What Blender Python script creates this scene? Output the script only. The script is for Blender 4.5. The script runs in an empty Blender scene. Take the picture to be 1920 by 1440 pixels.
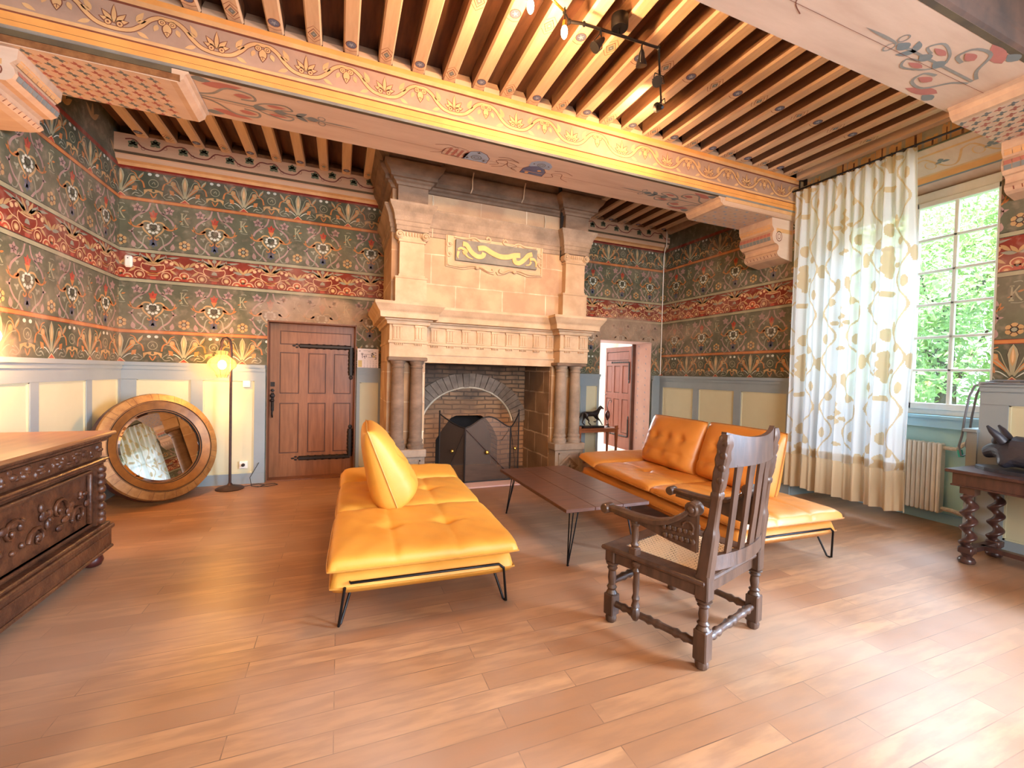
import bpy, bmesh, math, random
from mathutils import Vector, Matrix
from math import sin, cos, pi, radians as RD, hypot, atan2
random.seed(7)
SC = bpy.context.scene
COL = SC.collection

# ------------------------------------------------------------------ camera
H = 1.45
f_px, yaw, pitch, roll = 812.14, RD(21.773), RD(1.309), RD(1.424)
F = Vector((sin(yaw)*cos(pitch), cos(yaw)*cos(pitch), -sin(pitch)))
R0 = Vector((cos(yaw), -sin(yaw), 0)); U0 = R0.cross(F)
RR = R0*cos(roll) + U0*sin(roll); UU = -R0*sin(roll) + U0*cos(roll)
cd = bpy.data.cameras.new('camera'); cam = bpy.data.objects.new('camera', cd); COL.objects.link(cam)
cd.sensor_width = 36; cd.lens = f_px/1920*36; cd.clip_start = .05; cd.clip_end = 200
cam.matrix_world = Matrix(((RR.x, UU.x, -F.x, 0), (RR.y, UU.y, -F.y, 0), (RR.z, UU.z, -F.z, H), (0, 0, 0, 1)))
SC.camera = cam
# ------------------------------------------------------------------ exposure
SC.view_settings.view_transform = 'Standard'; SC.view_settings.look = 'None'
SC.view_settings.exposure = 1.25; SC.view_settings.gamma = 1; SC.view_settings.use_curve_mapping = False
SC.cycles.use_denoising = True
SC.cycles.max_bounces = 8; SC.cycles.diffuse_bounces = 5; SC.cycles.transparent_max_bounces = 12
SC.cycles.sample_clamp_indirect = 6; SC.cycles.caustics_reflective = False; SC.cycles.caustics_refractive = False
# ------------------------------------------------------------------ world
W = bpy.data.worlds.new('sky'); SC.world = W; W.use_nodes = True
nt = W.node_tree; nt.nodes.clear()
o = nt.nodes.new('ShaderNodeOutputWorld'); b = nt.nodes.new('ShaderNodeBackground')
b.inputs[0].default_value = (.80, .90, 1, 1); b.inputs[1].default_value = 1.7
nt.links.new(b.outputs[0], o.inputs[0])

def light(name, typ, loc, energy, col, rot=None, size=None, size_y=None, target=None, **k):
    l = bpy.data.lights.new(name, typ); l.energy = energy; l.color = col
    if typ == 'AREA':
        l.shape = 'RECTANGLE'; l.size = size; l.size_y = size_y or size
    elif size is not None and typ in ('POINT', 'SPOT'): l.shadow_soft_size = size
    for a, v in k.items(): setattr(l, a, v)
    ob = bpy.data.objects.new(name, l); COL.objects.link(ob); ob.location = loc
    if target: ob.rotation_euler = (Vector(target)-Vector(loc)).to_track_quat('-Z', 'Y').to_euler()
    elif rot: ob.rotation_euler = rot
    return ob
WARM = (1, .60, .27); DAY = (.52, .72, 1.0)
# sun on the garden side facing the trees (comes from behind the house)
light('sun', 'SUN', (0, 0, 20), 8.5, (1, .96, .86), target=(9, 4, 9.0), angle=RD(1))
# daylight through the window and the second window of this wall (right of the frame)
light('window_daylight', 'AREA', (9.6, 3.3, 6.9), 1350, DAY, size=3.4, size_y=3.4, target=(4.4, 2.5, 1.0))
light('second_window_daylight', 'AREA', (6.2, -1.2, 2.2), 470, DAY, size=1.7, size_y=2.4, target=(1.8, 1.6, -.4), spread=RD(115))
light('rear_fill_light', 'AREA', (1.9, -3.7, 2.1), 225, (.88, .93, 1), size=2.8, size_y=2.2, target=(2.9, 4, 1.6))  # added general fill from behind the camera, no known window there
light('warm_fill_behind_viewer', 'POINT', (-.9, -.9, 3.3), 75, WARM, size=.12)  # added warm fill for the left foreground, stands for no known fixture

# ------------------------------------------------------------------ materials
def srgb(h):
    if isinstance(h, str):
        h = h.lstrip('#'); c = [int(h[i:i+2], 16)/255 for i in (0, 2, 4)]
    else: c = list(h)
    return tuple(x/12.92 if x <= .04045 else ((x+.055)/1.055)**2.4 for x in c)
MATS = {}
def N(nt, t, **k):
    n = nt.nodes.new(t)
    for a, v in k.items(): setattr(n, a, v)
    return n
def mk(name, c1, c2=None, scale=6, stretch=(1, 1, 1), rough=.6, bump=0, bscale=40, metal=0, lo=.35, hi=.65, detail=5, coat=0,
       rvar=0, alpha=1, emis=0, sheen=0, spec=.5):
    m = bpy.data.materials.new(name); m.use_nodes = True; nt = m.node_tree; L = nt.links
    p = nt.nodes['Principled BSDF']; c1 = srgb(c1); c2 = srgb(c2) if c2 else tuple(x*.8 for x in c1)
    tc = N(nt, 'ShaderNodeTexCoord'); mp = N(nt, 'ShaderNodeMapping'); mp.inputs['Scale'].default_value = stretch
    L.new(tc.outputs['Object'], mp.inputs[0])
    no = N(nt, 'ShaderNodeTexNoise'); no.inputs['Scale'].default_value = scale; no.inputs['Detail'].default_value = detail
    no.inputs['Roughness'].default_value = .6
    L.new(mp.outputs[0], no.inputs[0])
    mr = N(nt, 'ShaderNodeMapRange'); mr.inputs[1].default_value = lo; mr.inputs[2].default_value = hi
    L.new(no.outputs[0], mr.inputs[0])
    mx = N(nt, 'ShaderNodeMix', data_type='RGBA'); mx.inputs[6].default_value = (*c1, 1); mx.inputs[7].default_value = (*c2, 1)
    L.new(mr.outputs[0], mx.inputs[0]); L.new(mx.outputs[2], p.inputs['Base Color'])
    p.inputs['Roughness'].default_value = rough; p.inputs['Metallic'].default_value = metal
    p.inputs['Coat Weight'].default_value = coat; p.inputs['Alpha'].default_value = alpha
    p.inputs['Specular IOR Level'].default_value = spec
    if sheen: p.inputs['Sheen Weight'].default_value = sheen
    if emis:
        L.new(mx.outputs[2], p.inputs['Emission Color']); p.inputs['Emission Strength'].default_value = emis
    if bump:
        n2 = N(nt, 'ShaderNodeTexNoise'); n2.inputs['Scale'].default_value = bscale; n2.inputs['Detail'].default_value = 4
        L.new(mp.outputs[0], n2.inputs[0])
        bp = N(nt, 'ShaderNodeBump'); bp.inputs['Strength'].default_value = bump; bp.inputs['Distance'].default_value = .01
        L.new(n2.outputs[0], bp.inputs['Height']); L.new(bp.outputs[0], p.inputs['Normal'])
    MATS[name] = m
    return m

# worn wall paint: every pigment of the painted walls wears towards plaster in the same places
def wear_group():
    g = bpy.data.node_groups.new('wear', 'ShaderNodeTree')
    g.interface.new_socket('Color', in_out='INPUT', socket_type='NodeSocketColor')
    g.interface.new_socket('Color', in_out='OUTPUT', socket_type='NodeSocketColor')
    gi = N(g, 'NodeGroupInput'); go = N(g, 'NodeGroupOutput'); L = g.links
    tc = N(g, 'ShaderNodeTexCoord')
    def noise(s, d=5):
        n = N(g, 'ShaderNodeTexNoise'); n.inputs['Scale'].default_value = s; n.inputs['Detail'].default_value = d
        L.new(tc.outputs['Object'], n.inputs[0]); return n.outputs[0]
    def rng(x, a, b, c=0., d=1.):
        m = N(g, 'ShaderNodeMapRange'); L.new(x, m.inputs[0])
        for i, v in enumerate((a, b, c, d)): m.inputs[i+1].default_value = v
        return m.outputs[0]
    def math(op, a, b=None):
        m = N(g, 'ShaderNodeMath', operation=op)
        for i, v in enumerate((a, b)):
            if v is None: continue
            if isinstance(v, (int, float)): m.inputs[i].default_value = v
            else: L.new(v, m.inputs[i])
        return m.outputs[0]
    n1 = noise(2.2); n2 = noise(14, 6)
    # repaired plaster over the two doorways, paler patch on the left wall
    masks = []
    for c, r in (((-.28, 6.24, 2.16), (.72, 2, .25)), ((4.6, 6.24, 2.2), (.85, 2, .30)), ((-2.33, 3.9, 1.55), (3, .75, .22))):
        s = N(g, 'ShaderNodeVectorMath', operation='SUBTRACT'); L.new(tc.outputs['Object'], s.inputs[0]); s.inputs[1].default_value = c
        q = N(g, 'ShaderNodeVectorMath', operation='DIVIDE'); L.new(s.outputs[0], q.inputs[0]); q.inputs[1].default_value = r
        ln = N(g, 'ShaderNodeVectorMath', operation='LENGTH'); L.new(q.outputs[0], ln.inputs[0])
        masks.append(rng(math('ADD', ln.outputs['Value'], math('MULTIPLY', n1, .7)), 1.15, 1.45, 1, 0))
    pm = math('MAXIMUM', math('MAXIMUM', masks[0], masks[1]), masks[2])
    fac = math('MINIMUM', math('ADD', math('MULTIPLY', pm, .72), math('ADD', rng(n2, .52, .8, 0, .42), rng(n1, .42, .75, .03, .34))), .85)
    mx = N(g, 'ShaderNodeMix', data_type='RGBA'); L.new(fac, mx.inputs[0]); L.new(gi.outputs[0], mx.inputs[6])
    mx.inputs[7].default_value = (*srgb('#ab907a'), 1)
    m2 = N(g, 'ShaderNodeMix', data_type='RGBA', blend_type='MULTIPLY'); m2.inputs[0].default_value = 1
    L.new(mx.outputs[2], m2.inputs[6])
    cr = N(g, 'ShaderNodeCombineColor'); v = rng(noise(5), .3, .75, .72, 1.15)
    for i in range(3): L.new(v, cr.inputs[i])
    L.new(cr.outputs[0], m2.inputs[7]); L.new(m2.outputs[2], go.inputs[0])
    return g
WEAR = wear_group()
def pig(name, c, rough=.85):
    m = bpy.data.materials.new(name); m.use_nodes = True; nt = m.node_tree
    g = N(nt, 'ShaderNodeGroup'); g.node_tree = WEAR; g.inputs[0].default_value = (*srgb(c), 1)
    p = nt.nodes['Principled BSDF']; nt.links.new(g.outputs[0], p.inputs['Base Color']); p.inputs['Roughness'].default_value = rough
    p.inputs['Specular IOR Level'].default_value = .25
    MATS[name] = m; return m
for n_, c_ in dict(w_green='#585945', w_dark='#484b39', w_red='#7d2c1c', w_orange='#b5713c', w_ochre='#b58e5c', w_cream='#d8ae80',
                   w_pink='#a08078', w_grey='#8f8d78', w_white='#c9c9b8', w_black='#2a2620', w_scarlet='#a83c28', w_blue='#4a5060',
                   w_pale='#9c9676', w_brown='#4b2a20').items(): pig(n_, c_)

# painted beam timber
mk('b_base', '#c9a484', '#b59074', scale=3, stretch=(.4, 3, 3), rough=.75, lo=.3, hi=.7)
mk('b_ground', '#a8826a', '#9a7660', scale=5, rough=.8)
mk('b_ochre', '#cf9c66', '#c18d5b', scale=8, rough=.75)
mk('b_line', '#7c4028', '#6c3622', scale=8, rough=.8)
mk('b_gold', '#d99248', '#cc8540', scale=5, rough=.7)
mk('b_dark', '#4a3a28', '#5c4a30', scale=5, rough=.8)
mk('b_soffit', '#cdae96', '#bd9c84', scale=2.5, stretch=(.5, 3, 3), rough=.8, lo=.3, hi=.7)
mk('b_greyline', '#8c877e', '#7f7468', scale=6, rough=.8)
mk('b_rose', '#b06a5c', '#a86458', scale=6, rough=.8)
mk('b_slate', '#6e7270', '#7c7a74', scale=6, rough=.8)
mk('b_leaf', '#5a5f48', '#66684e', scale=8, rough=.8)
mk('b_maroon', '#7a3a30', '#6c342c', scale=8, rough=.8)
mk('b_crimson', '#93281c', '#80241a', scale=8, rough=.8)
mk('b_blue', '#565a78', '#666a80', scale=8, rough=.8)
mk('b_sky', '#9aa4b4', '#8c96a6', scale=8, rough=.8)
mk('b_coral', '#b06a56', '#a46250', scale=8, rough=.8)
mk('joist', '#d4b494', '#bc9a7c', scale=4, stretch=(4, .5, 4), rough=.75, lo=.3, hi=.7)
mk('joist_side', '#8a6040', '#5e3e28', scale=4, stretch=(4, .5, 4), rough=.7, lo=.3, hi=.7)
mk('deck', '#6a4028', '#4a2c1c', scale=4, stretch=(4, .5, 4), rough=.8)
mk('deck_front', '#5a3a26', '#3a2618', scale=3, rough=.85)

mk('dado', '#8a9294', '#7e888c', scale=3, rough=.55, lo=.2, hi=.8)
mk('dado_panel', '#c4bd9c', '#b8b192', scale=2.5, rough=.6, lo=.2, hi=.8)
mk('teal', '#b8dcd8', '#a8d2d2', scale=2, rough=.5)
mk('sill_blue', '#a4d0e4', '#98c6de', scale=2, rough=.5)
mk('white_paint', '#e6e2da', '#d8d4cc', scale=5, rough=.4)
mk('rad_white', '#ece2d4', '#e0d6c8', scale=4, rough=.45)
mk('plain_wall', '#a39a86', '#8f8672', scale=2, rough=.9)
mk('plain_white', '#e6e2dc', '#dcd8d0', scale=2, rough=.9)
mk('reveal_pink', '#d8b4a8', '#cfa89c', scale=4, rough=.8)

def brick_mat(name, cols, mortar, bw, bh, ms, rough=.8, bump=.4, axes='xz', off=.5, ncol=None, sc=1, wob=0, squash=1):
    m = bpy.data.materials.new(name); m.use_nodes = True; nt = m.node_tree; L = nt.links; p = nt.nodes['Principled BSDF']
    tc = N(nt, 'ShaderNodeTexCoord'); sp = N(nt, 'ShaderNodeSeparateXYZ'); L.new(tc.outputs['Object'], sp.inputs[0])
    cb = N(nt, 'ShaderNodeCombineXYZ')
    if axes == 'xz':
        ad = N(nt, 'ShaderNodeMath', operation='ADD'); L.new(sp.outputs[0], ad.inputs[0]); L.new(sp.outputs[1], ad.inputs[1])
        L.new(ad.outputs[0], cb.inputs[0]); L.new(sp.outputs[2], cb.inputs[1])
    else:
        L.new(sp.outputs[0], cb.inputs[0]); L.new(sp.outputs[1], cb.inputs[1])
    vec = cb.outputs[0]
    if wob:
        nn = N(nt, 'ShaderNodeTexNoise'); nn.inputs['Scale'].default_value = 4; L.new(tc.outputs['Object'], nn.inputs[0])
        sb = N(nt, 'ShaderNodeVectorMath', operation='SUBTRACT'); L.new(nn.outputs['Color'], sb.inputs[0]); sb.inputs[1].default_value = (.5, .5, .5)
        ml = N(nt, 'ShaderNodeVectorMath', operation='SCALE'); L.new(sb.outputs[0], ml.inputs[0]); ml.inputs['Scale'].default_value = wob
        a2 = N(nt, 'ShaderNodeVectorMath', operation='ADD'); L.new(vec, a2.inputs[0]); L.new(ml.outputs[0], a2.inputs[1]); vec = a2.outputs[0]
    br = N(nt, 'ShaderNodeTexBrick'); br.offset = off; br.squash = squash
    br.inputs['Scale'].default_value = 1; br.inputs['Brick Width'].default_value = bw; br.inputs['Row Height'].default_value = bh
    br.inputs['Mortar Size'].default_value = ms; br.inputs['Mortar Smooth'].default_value = .3
    br.inputs['Color1'].default_value = (*srgb(cols[0]), 1); br.inputs['Color2'].default_value = (*srgb(cols[1]), 1)
    br.inputs['Mortar'].default_value = (*srgb(mortar), 1)
    L.new(vec, br.inputs['Vector'])
    col = br.outputs[0]
    no = N(nt, 'ShaderNodeTexNoise'); no.inputs['Scale'].default_value = 3*sc; no.inputs['Detail'].default_value = 6
    mp = N(nt, 'ShaderNodeMapping'); mp.inputs['Scale'].default_value = (1, 5, 1) if axes == 'xy' else (1, 1, 1)
    L.new(tc.outputs['Object'], mp.inputs[0]); L.new(mp.outputs[0], no.inputs[0])
    mr = N(nt, 'ShaderNodeMapRange'); mr.inputs[1].default_value = .40; mr.inputs[2].default_value = .60; L.new(no.outputs[0], mr.inputs[0])
    mr.inputs[4].default_value = .8
    mx = N(nt, 'ShaderNodeMix', data_type='RGBA'); L.new(mr.outputs[0], mx.inputs[0]); L.new(col, mx.inputs[6])
    mx.inputs[7].default_value = (*srgb(ncol or cols[1]), 1)
    L.new(mx.outputs[2], p.inputs['Base Color']); p.inputs['Roughness'].default_value = rough
    bp = N(nt, 'ShaderNodeBump'); bp.inputs['Strength'].default_value = bump; bp.inputs['Distance'].default_value = .01; bp.invert = True
    L.new(br.outputs[1], bp.inputs['Height'])
    b2 = N(nt, 'ShaderNodeBump'); b2.inputs['Strength'].default_value = .15 if axes == 'xz' else .03; b2.inputs['Distance'].default_value = .01
    n3 = N(nt, 'ShaderNodeTexNoise'); n3.inputs['Scale'].default_value = 45; L.new(tc.outputs['Object'], n3.inputs[0])
    L.new(n3.outputs[0], b2.inputs['Height']); L.new(bp.outputs[0], b2.inputs['Normal']); L.new(b2.outputs[0], p.inputs['Normal'])
    MATS[name] = m; return m, mx, br, no
m_, mx_, br_, no_ = brick_mat('parquet', ('#ac7c54', '#8c5e3e'), '#5c3e2a', 1.05, .115, .0022, rough=.42, bump=.12, axes='xy', off=.37, ncol='#8a6042', sc=1.4)
# oak floor: some boards greyer and more worn
nt = m_.node_tree; n4 = N(nt, 'ShaderNodeTexNoise'); n4.inputs['Scale'].default_value = .9; n4.inputs['Detail'].default_value = 3
tc_ = [n for n in nt.nodes if n.type == 'TEX_COORD'][0]; nt.links.new(tc_.outputs['Object'], n4.inputs[0])
r4 = N(nt, 'ShaderNodeMapRange'); r4.inputs[1].default_value = .4; r4.inputs[2].default_value = .65; r4.inputs[4].default_value = .5
nt.links.new(n4.outputs[0], r4.inputs[0])
m4 = N(nt, 'ShaderNodeMix', data_type='RGBA'); nt.links.new(r4.outputs[0], m4.inputs[0]); nt.links.new(mx_.outputs[2], m4.inputs[6])
m4.inputs[7].default_value = (*srgb('#b3927a'), 1); nt.links.new(m4.outputs[2], nt.nodes['Principled BSDF'].inputs['Base Color'])
r5 = N(nt, 'ShaderNodeMapRange'); r5.inputs[3].default_value = .30; r5.inputs[4].default_value = .50; nt.links.new(n4.outputs[0], r5.inputs[0])
nt.links.new(r5.outputs[0], nt.nodes['Principled BSDF'].inputs['Roughness'])
brick_mat('ashlar', ('#bd9c78', '#b08e6c'), '#dac2a2', .62, .36, .008, ncol='#a07a5c', wob=.02)
brick_mat('ashlar_grey', ('#9c7c60', '#8c6e54'), '#d0b496', .50, .30, .012, ncol='#7c6048', wob=.03)
brick_mat('soot_brick', ('#8a674c', '#9a7452'), '#54402f', .22, .065, .010, bump=1, ncol='#4a382b', wob=.04)
brick_mat('brick_pale', ('#a8784e', '#946844'), '#6a4c34', .26, .07, .010, bump=1, ncol='#7a573c', wob=.05)
mk('stone_grey', '#a0866e', '#806a56', scale=5, rough=.8, bump=.2, bscale=60)
mk('stone_dark', '#826650', '#604a38', scale=3, rough=.85, bump=.2, bscale=60, stretch=(1, 1, 2))
mk('stone_warm', '#c4a482', '#ad8c6a', scale=3.5, rough=.8, bump=.15, bscale=60)
mk('voussoir', '#8a7462', '#6a5849', scale=6, rough=.9, bump=.3)
mk('mortar_white', '#cdb89c', '#bfa88c', scale=20, rough=.9)
mk('soot', '#1a1512', '#241c17', scale=5, rough=.95)
mk('plaque_grey', '#7d7468', '#6a6258', scale=8, rough=.75)
mk('banner', '#dba868', '#d09c5c', scale=8, rough=.7)

mk('leather_l', '#dd9c3c', '#d49234', scale=3, rough=.52, bump=.08, bscale=130)
mk('leather_r', '#cc8438', '#c27a30', scale=3, rough=.42, bump=.08, bscale=130)
mk('piping_l', '#c98a38', rough=.5); mk('piping_r', '#a86a2c', rough=.5)
mk('black_metal', '#1c1a1a', '#242020', rough=.35, metal=.7)
mk('iron', '#2a2422', '#352c26', scale=20, rough=.5, metal=.6)
mk('iron_brown', '#4a3026', '#38241c', scale=20, rough=.5, metal=.4)
mk('door_wood', '#8c5834', '#784826', scale=5, stretch=(5, 5, .5), rough=.42, bump=.05)
mk('door_red', '#9c5a48', '#8e4e3e', scale=5, stretch=(5, 5, .5), rough=.35)
mk('door_groove', '#5c3420', '#4c2a1a', rough=.5)
mk('jamb_wood', '#7a4a2c', '#6a3e24', scale=5, stretch=(5, 5, .5), rough=.5)
mk('table_wood', '#6a4230', '#4c2e22', scale=4, stretch=(.6, 5, 5), rough=.32, lo=.3, hi=.7)
mk('chair_wood', '#563b2b', '#3d291d', scale=8, stretch=(3, 3, .6), rough=.36, bump=.1, bscale=30)
mk('twist_wood', '#4a2f28', '#37231f', scale=8, stretch=(3, 3, .6), rough=.3)
mk('chest_wood', '#5a341e', '#381e12', scale=9, rough=.4, bump=.6, bscale=28)
mk('chest_top', '#8f5f3a', '#70452a', scale=4, stretch=(4, .5, 4), rough=.3)
mk('side_wood', '#93522c', '#7d4323', scale=6, rough=.35)
mk('gilt', '#8c5e2c', '#68411c', scale=7, rough=.42, metal=.35, bump=.15, bscale=20, lo=.3, hi=.7)
mk('gilt_edge', '#a87c46', '#84592c', scale=9, rough=.5, metal=.2, bump=.2)
mk('dark_red', '#4a1c14', '#381410', rough=.4)
mk('bronze', '#3a302c', '#241d1a', scale=12, rough=.3, metal=.6)
mk('dark_sculpt', '#2c2c36', '#22222a', scale=10, rough=.45)
mk('brass', '#caa24a', '#b58c3c', rough=.25, metal=.9)
mk('plastic_white', '#e8dfd2', '#ddd4c6', rough=.4)
mk('calendar_paper', '#e8dcd8', '#e0d4d0', rough=.8)
mk('ink', '#2a2422', rough=.8); mk('ink_grey', '#8a7f7c', rough=.8); mk('ink_yellow', '#d8c080', rough=.8)
mk('cable_grey', '#7c8088', '#6c7078', rough=.5)
mk('green_cap', '#2fae96', rough=.4)
mk('rope', '#d8ccb8', '#b8aa94', scale=40, rough=.9)
mk('tile_pale', '#d8ccb8', '#c8b8a2', scale=2, rough=.4)
mk('grass', '#5f8a3a', '#46702c', scale=1.2, rough=.9)
mk('bark', '#5a4a3a', '#43362a', scale=8, rough=.9)
def leafmat(name, c1, c2):
    m = mk(name, c1, c2, scale=.9, rough=.6); nt = m.node_tree; p = nt.nodes['Principled BSDF']; out = nt.nodes['Material Output']
    t = N(nt, 'ShaderNodeBsdfTranslucent'); t.inputs[0].default_value = (*srgb(c1), 1)
    mx = N(nt, 'ShaderNodeMixShader'); mx.inputs[0].default_value = .4
    nt.links.new(p.outputs[0], mx.inputs[1]); nt.links.new(t.outputs[0], mx.inputs[2]); nt.links.new(mx.outputs[0], out.inputs[0])
leafmat('leaf', '#b4cf98', '#93b878'); leafmat('leaf_dark', '#a2c48c', '#7fa86a')
def special(name, build):
    m = bpy.data.materials.new(name); m.use_nodes = True; nt = m.node_tree; nt.nodes.clear()
    out = N(nt, 'ShaderNodeOutputMaterial'); nt.links.new(build(nt), out.inputs[0]); MATS[name] = m; return m
def sh(nt, t, **k):
    n = N(nt, t)
    for a, v in k.items(): n.inputs[a].default_value = v
    return n.outputs[0]
def mixs(nt, f, a, b):
    m = N(nt, 'ShaderNodeMixShader')
    if isinstance(f, (int, float)): m.inputs[0].default_value = f
    else: nt.links.new(f, m.inputs[0])
    nt.links.new(a, m.inputs[1]); nt.links.new(b, m.inputs[2]); return m.outputs[0]
special('mirror_glass', lambda nt: sh(nt, 'ShaderNodeBsdfGlossy', Color=(.88, .9, .9, 1), Roughness=.01))
special('window_glass', lambda nt: mixs(nt, .06, sh(nt, 'ShaderNodeBsdfTransparent', Color=(.97, 1, .99, 1)), sh(nt, 'ShaderNodeBsdfGlossy', Color=(1, 1, 1, 1), Roughness=.02)))
special('mesh_screen', lambda nt: mixs(nt, .50, sh(nt, 'ShaderNodeBsdfTransparent', Color=(1, 1, 1, 1)), sh(nt, 'ShaderNodeBsdfPrincipled', **{'Base Color': (*srgb('#6a5242'), 1), 'Metallic': .5, 'Roughness': .45})))
special('shade_glass', lambda nt: mixs(nt, .45, sh(nt, 'ShaderNodeBsdfTransparent', Color=(1, .88, .6, 1)),
        mixs(nt, .8, sh(nt, 'ShaderNodeBsdfTranslucent', Color=(.22, .13, .04, 1)), sh(nt, 'ShaderNodeEmission', Color=(1, .62, .18, 1), Strength=1.0))))
special('bulb', lambda nt: sh(nt, 'ShaderNodeEmission', Color=(1, .80, .45, 1), Strength=16))
special('bulb_soft', lambda nt: sh(nt, 'ShaderNodeEmission', Color=(1, .78, .42, 1), Strength=9))
special('spot_lens', lambda nt: sh(nt, 'ShaderNodeEmission', Color=(1, .88, .66, 1), Strength=3))
def cane(nt):
    tc = N(nt, 'ShaderNodeTexCoord'); fs = []
    for ang in (0, pi/4, pi/2, -pi/4):
        mp = N(nt, 'ShaderNodeMapping'); mp.inputs['Rotation'].default_value = (0, 0, ang); nt.links.new(tc.outputs['Object'], mp.inputs[0])
        w = N(nt, 'ShaderNodeTexWave'); w.inputs['Scale'].default_value = 17; nt.links.new(mp.outputs[0], w.inputs[0])
        m = N(nt, 'ShaderNodeMath', operation='GREATER_THAN'); m.inputs[1].default_value = .86 if ang in (0, pi/2) else .93; nt.links.new(w.outputs[1], m.inputs[0]); fs.append(m.outputs[0])
    a = fs[0]
    for x in fs[1:]:
        q = N(nt, 'ShaderNodeMath', operation='MAXIMUM'); nt.links.new(a, q.inputs[0]); nt.links.new(x, q.inputs[1]); a = q.outputs[0]
    return mixs(nt, a, sh(nt, 'ShaderNodeBsdfTransparent', Color=(1, 1, 1, 1)), sh(nt, 'ShaderNodeBsdfPrincipled', **{'Base Color': (*srgb('#d9b98e'), 1), 'Roughness': .55}))
special('cane', cane)
def cloth(c, tr=.5, hole=.12):
    def fn(nt):
        return mixs(nt, hole, mixs(nt, tr, sh(nt, 'ShaderNodeBsdfDiffuse', Color=(*srgb(c), 1)), sh(nt, 'ShaderNodeBsdfTranslucent', Color=(*srgb(c), 1))), sh(nt, 'ShaderNodeBsdfTransparent', Color=(1, 1, 1, 1)))
    return fn
special('sheer', cloth('#e0e0e0', .38, .12)); special('sheer_motif', cloth('#cdb896', .32, .04)); special('hem_cloth', cloth('#d9be98', .35, .04))

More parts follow.
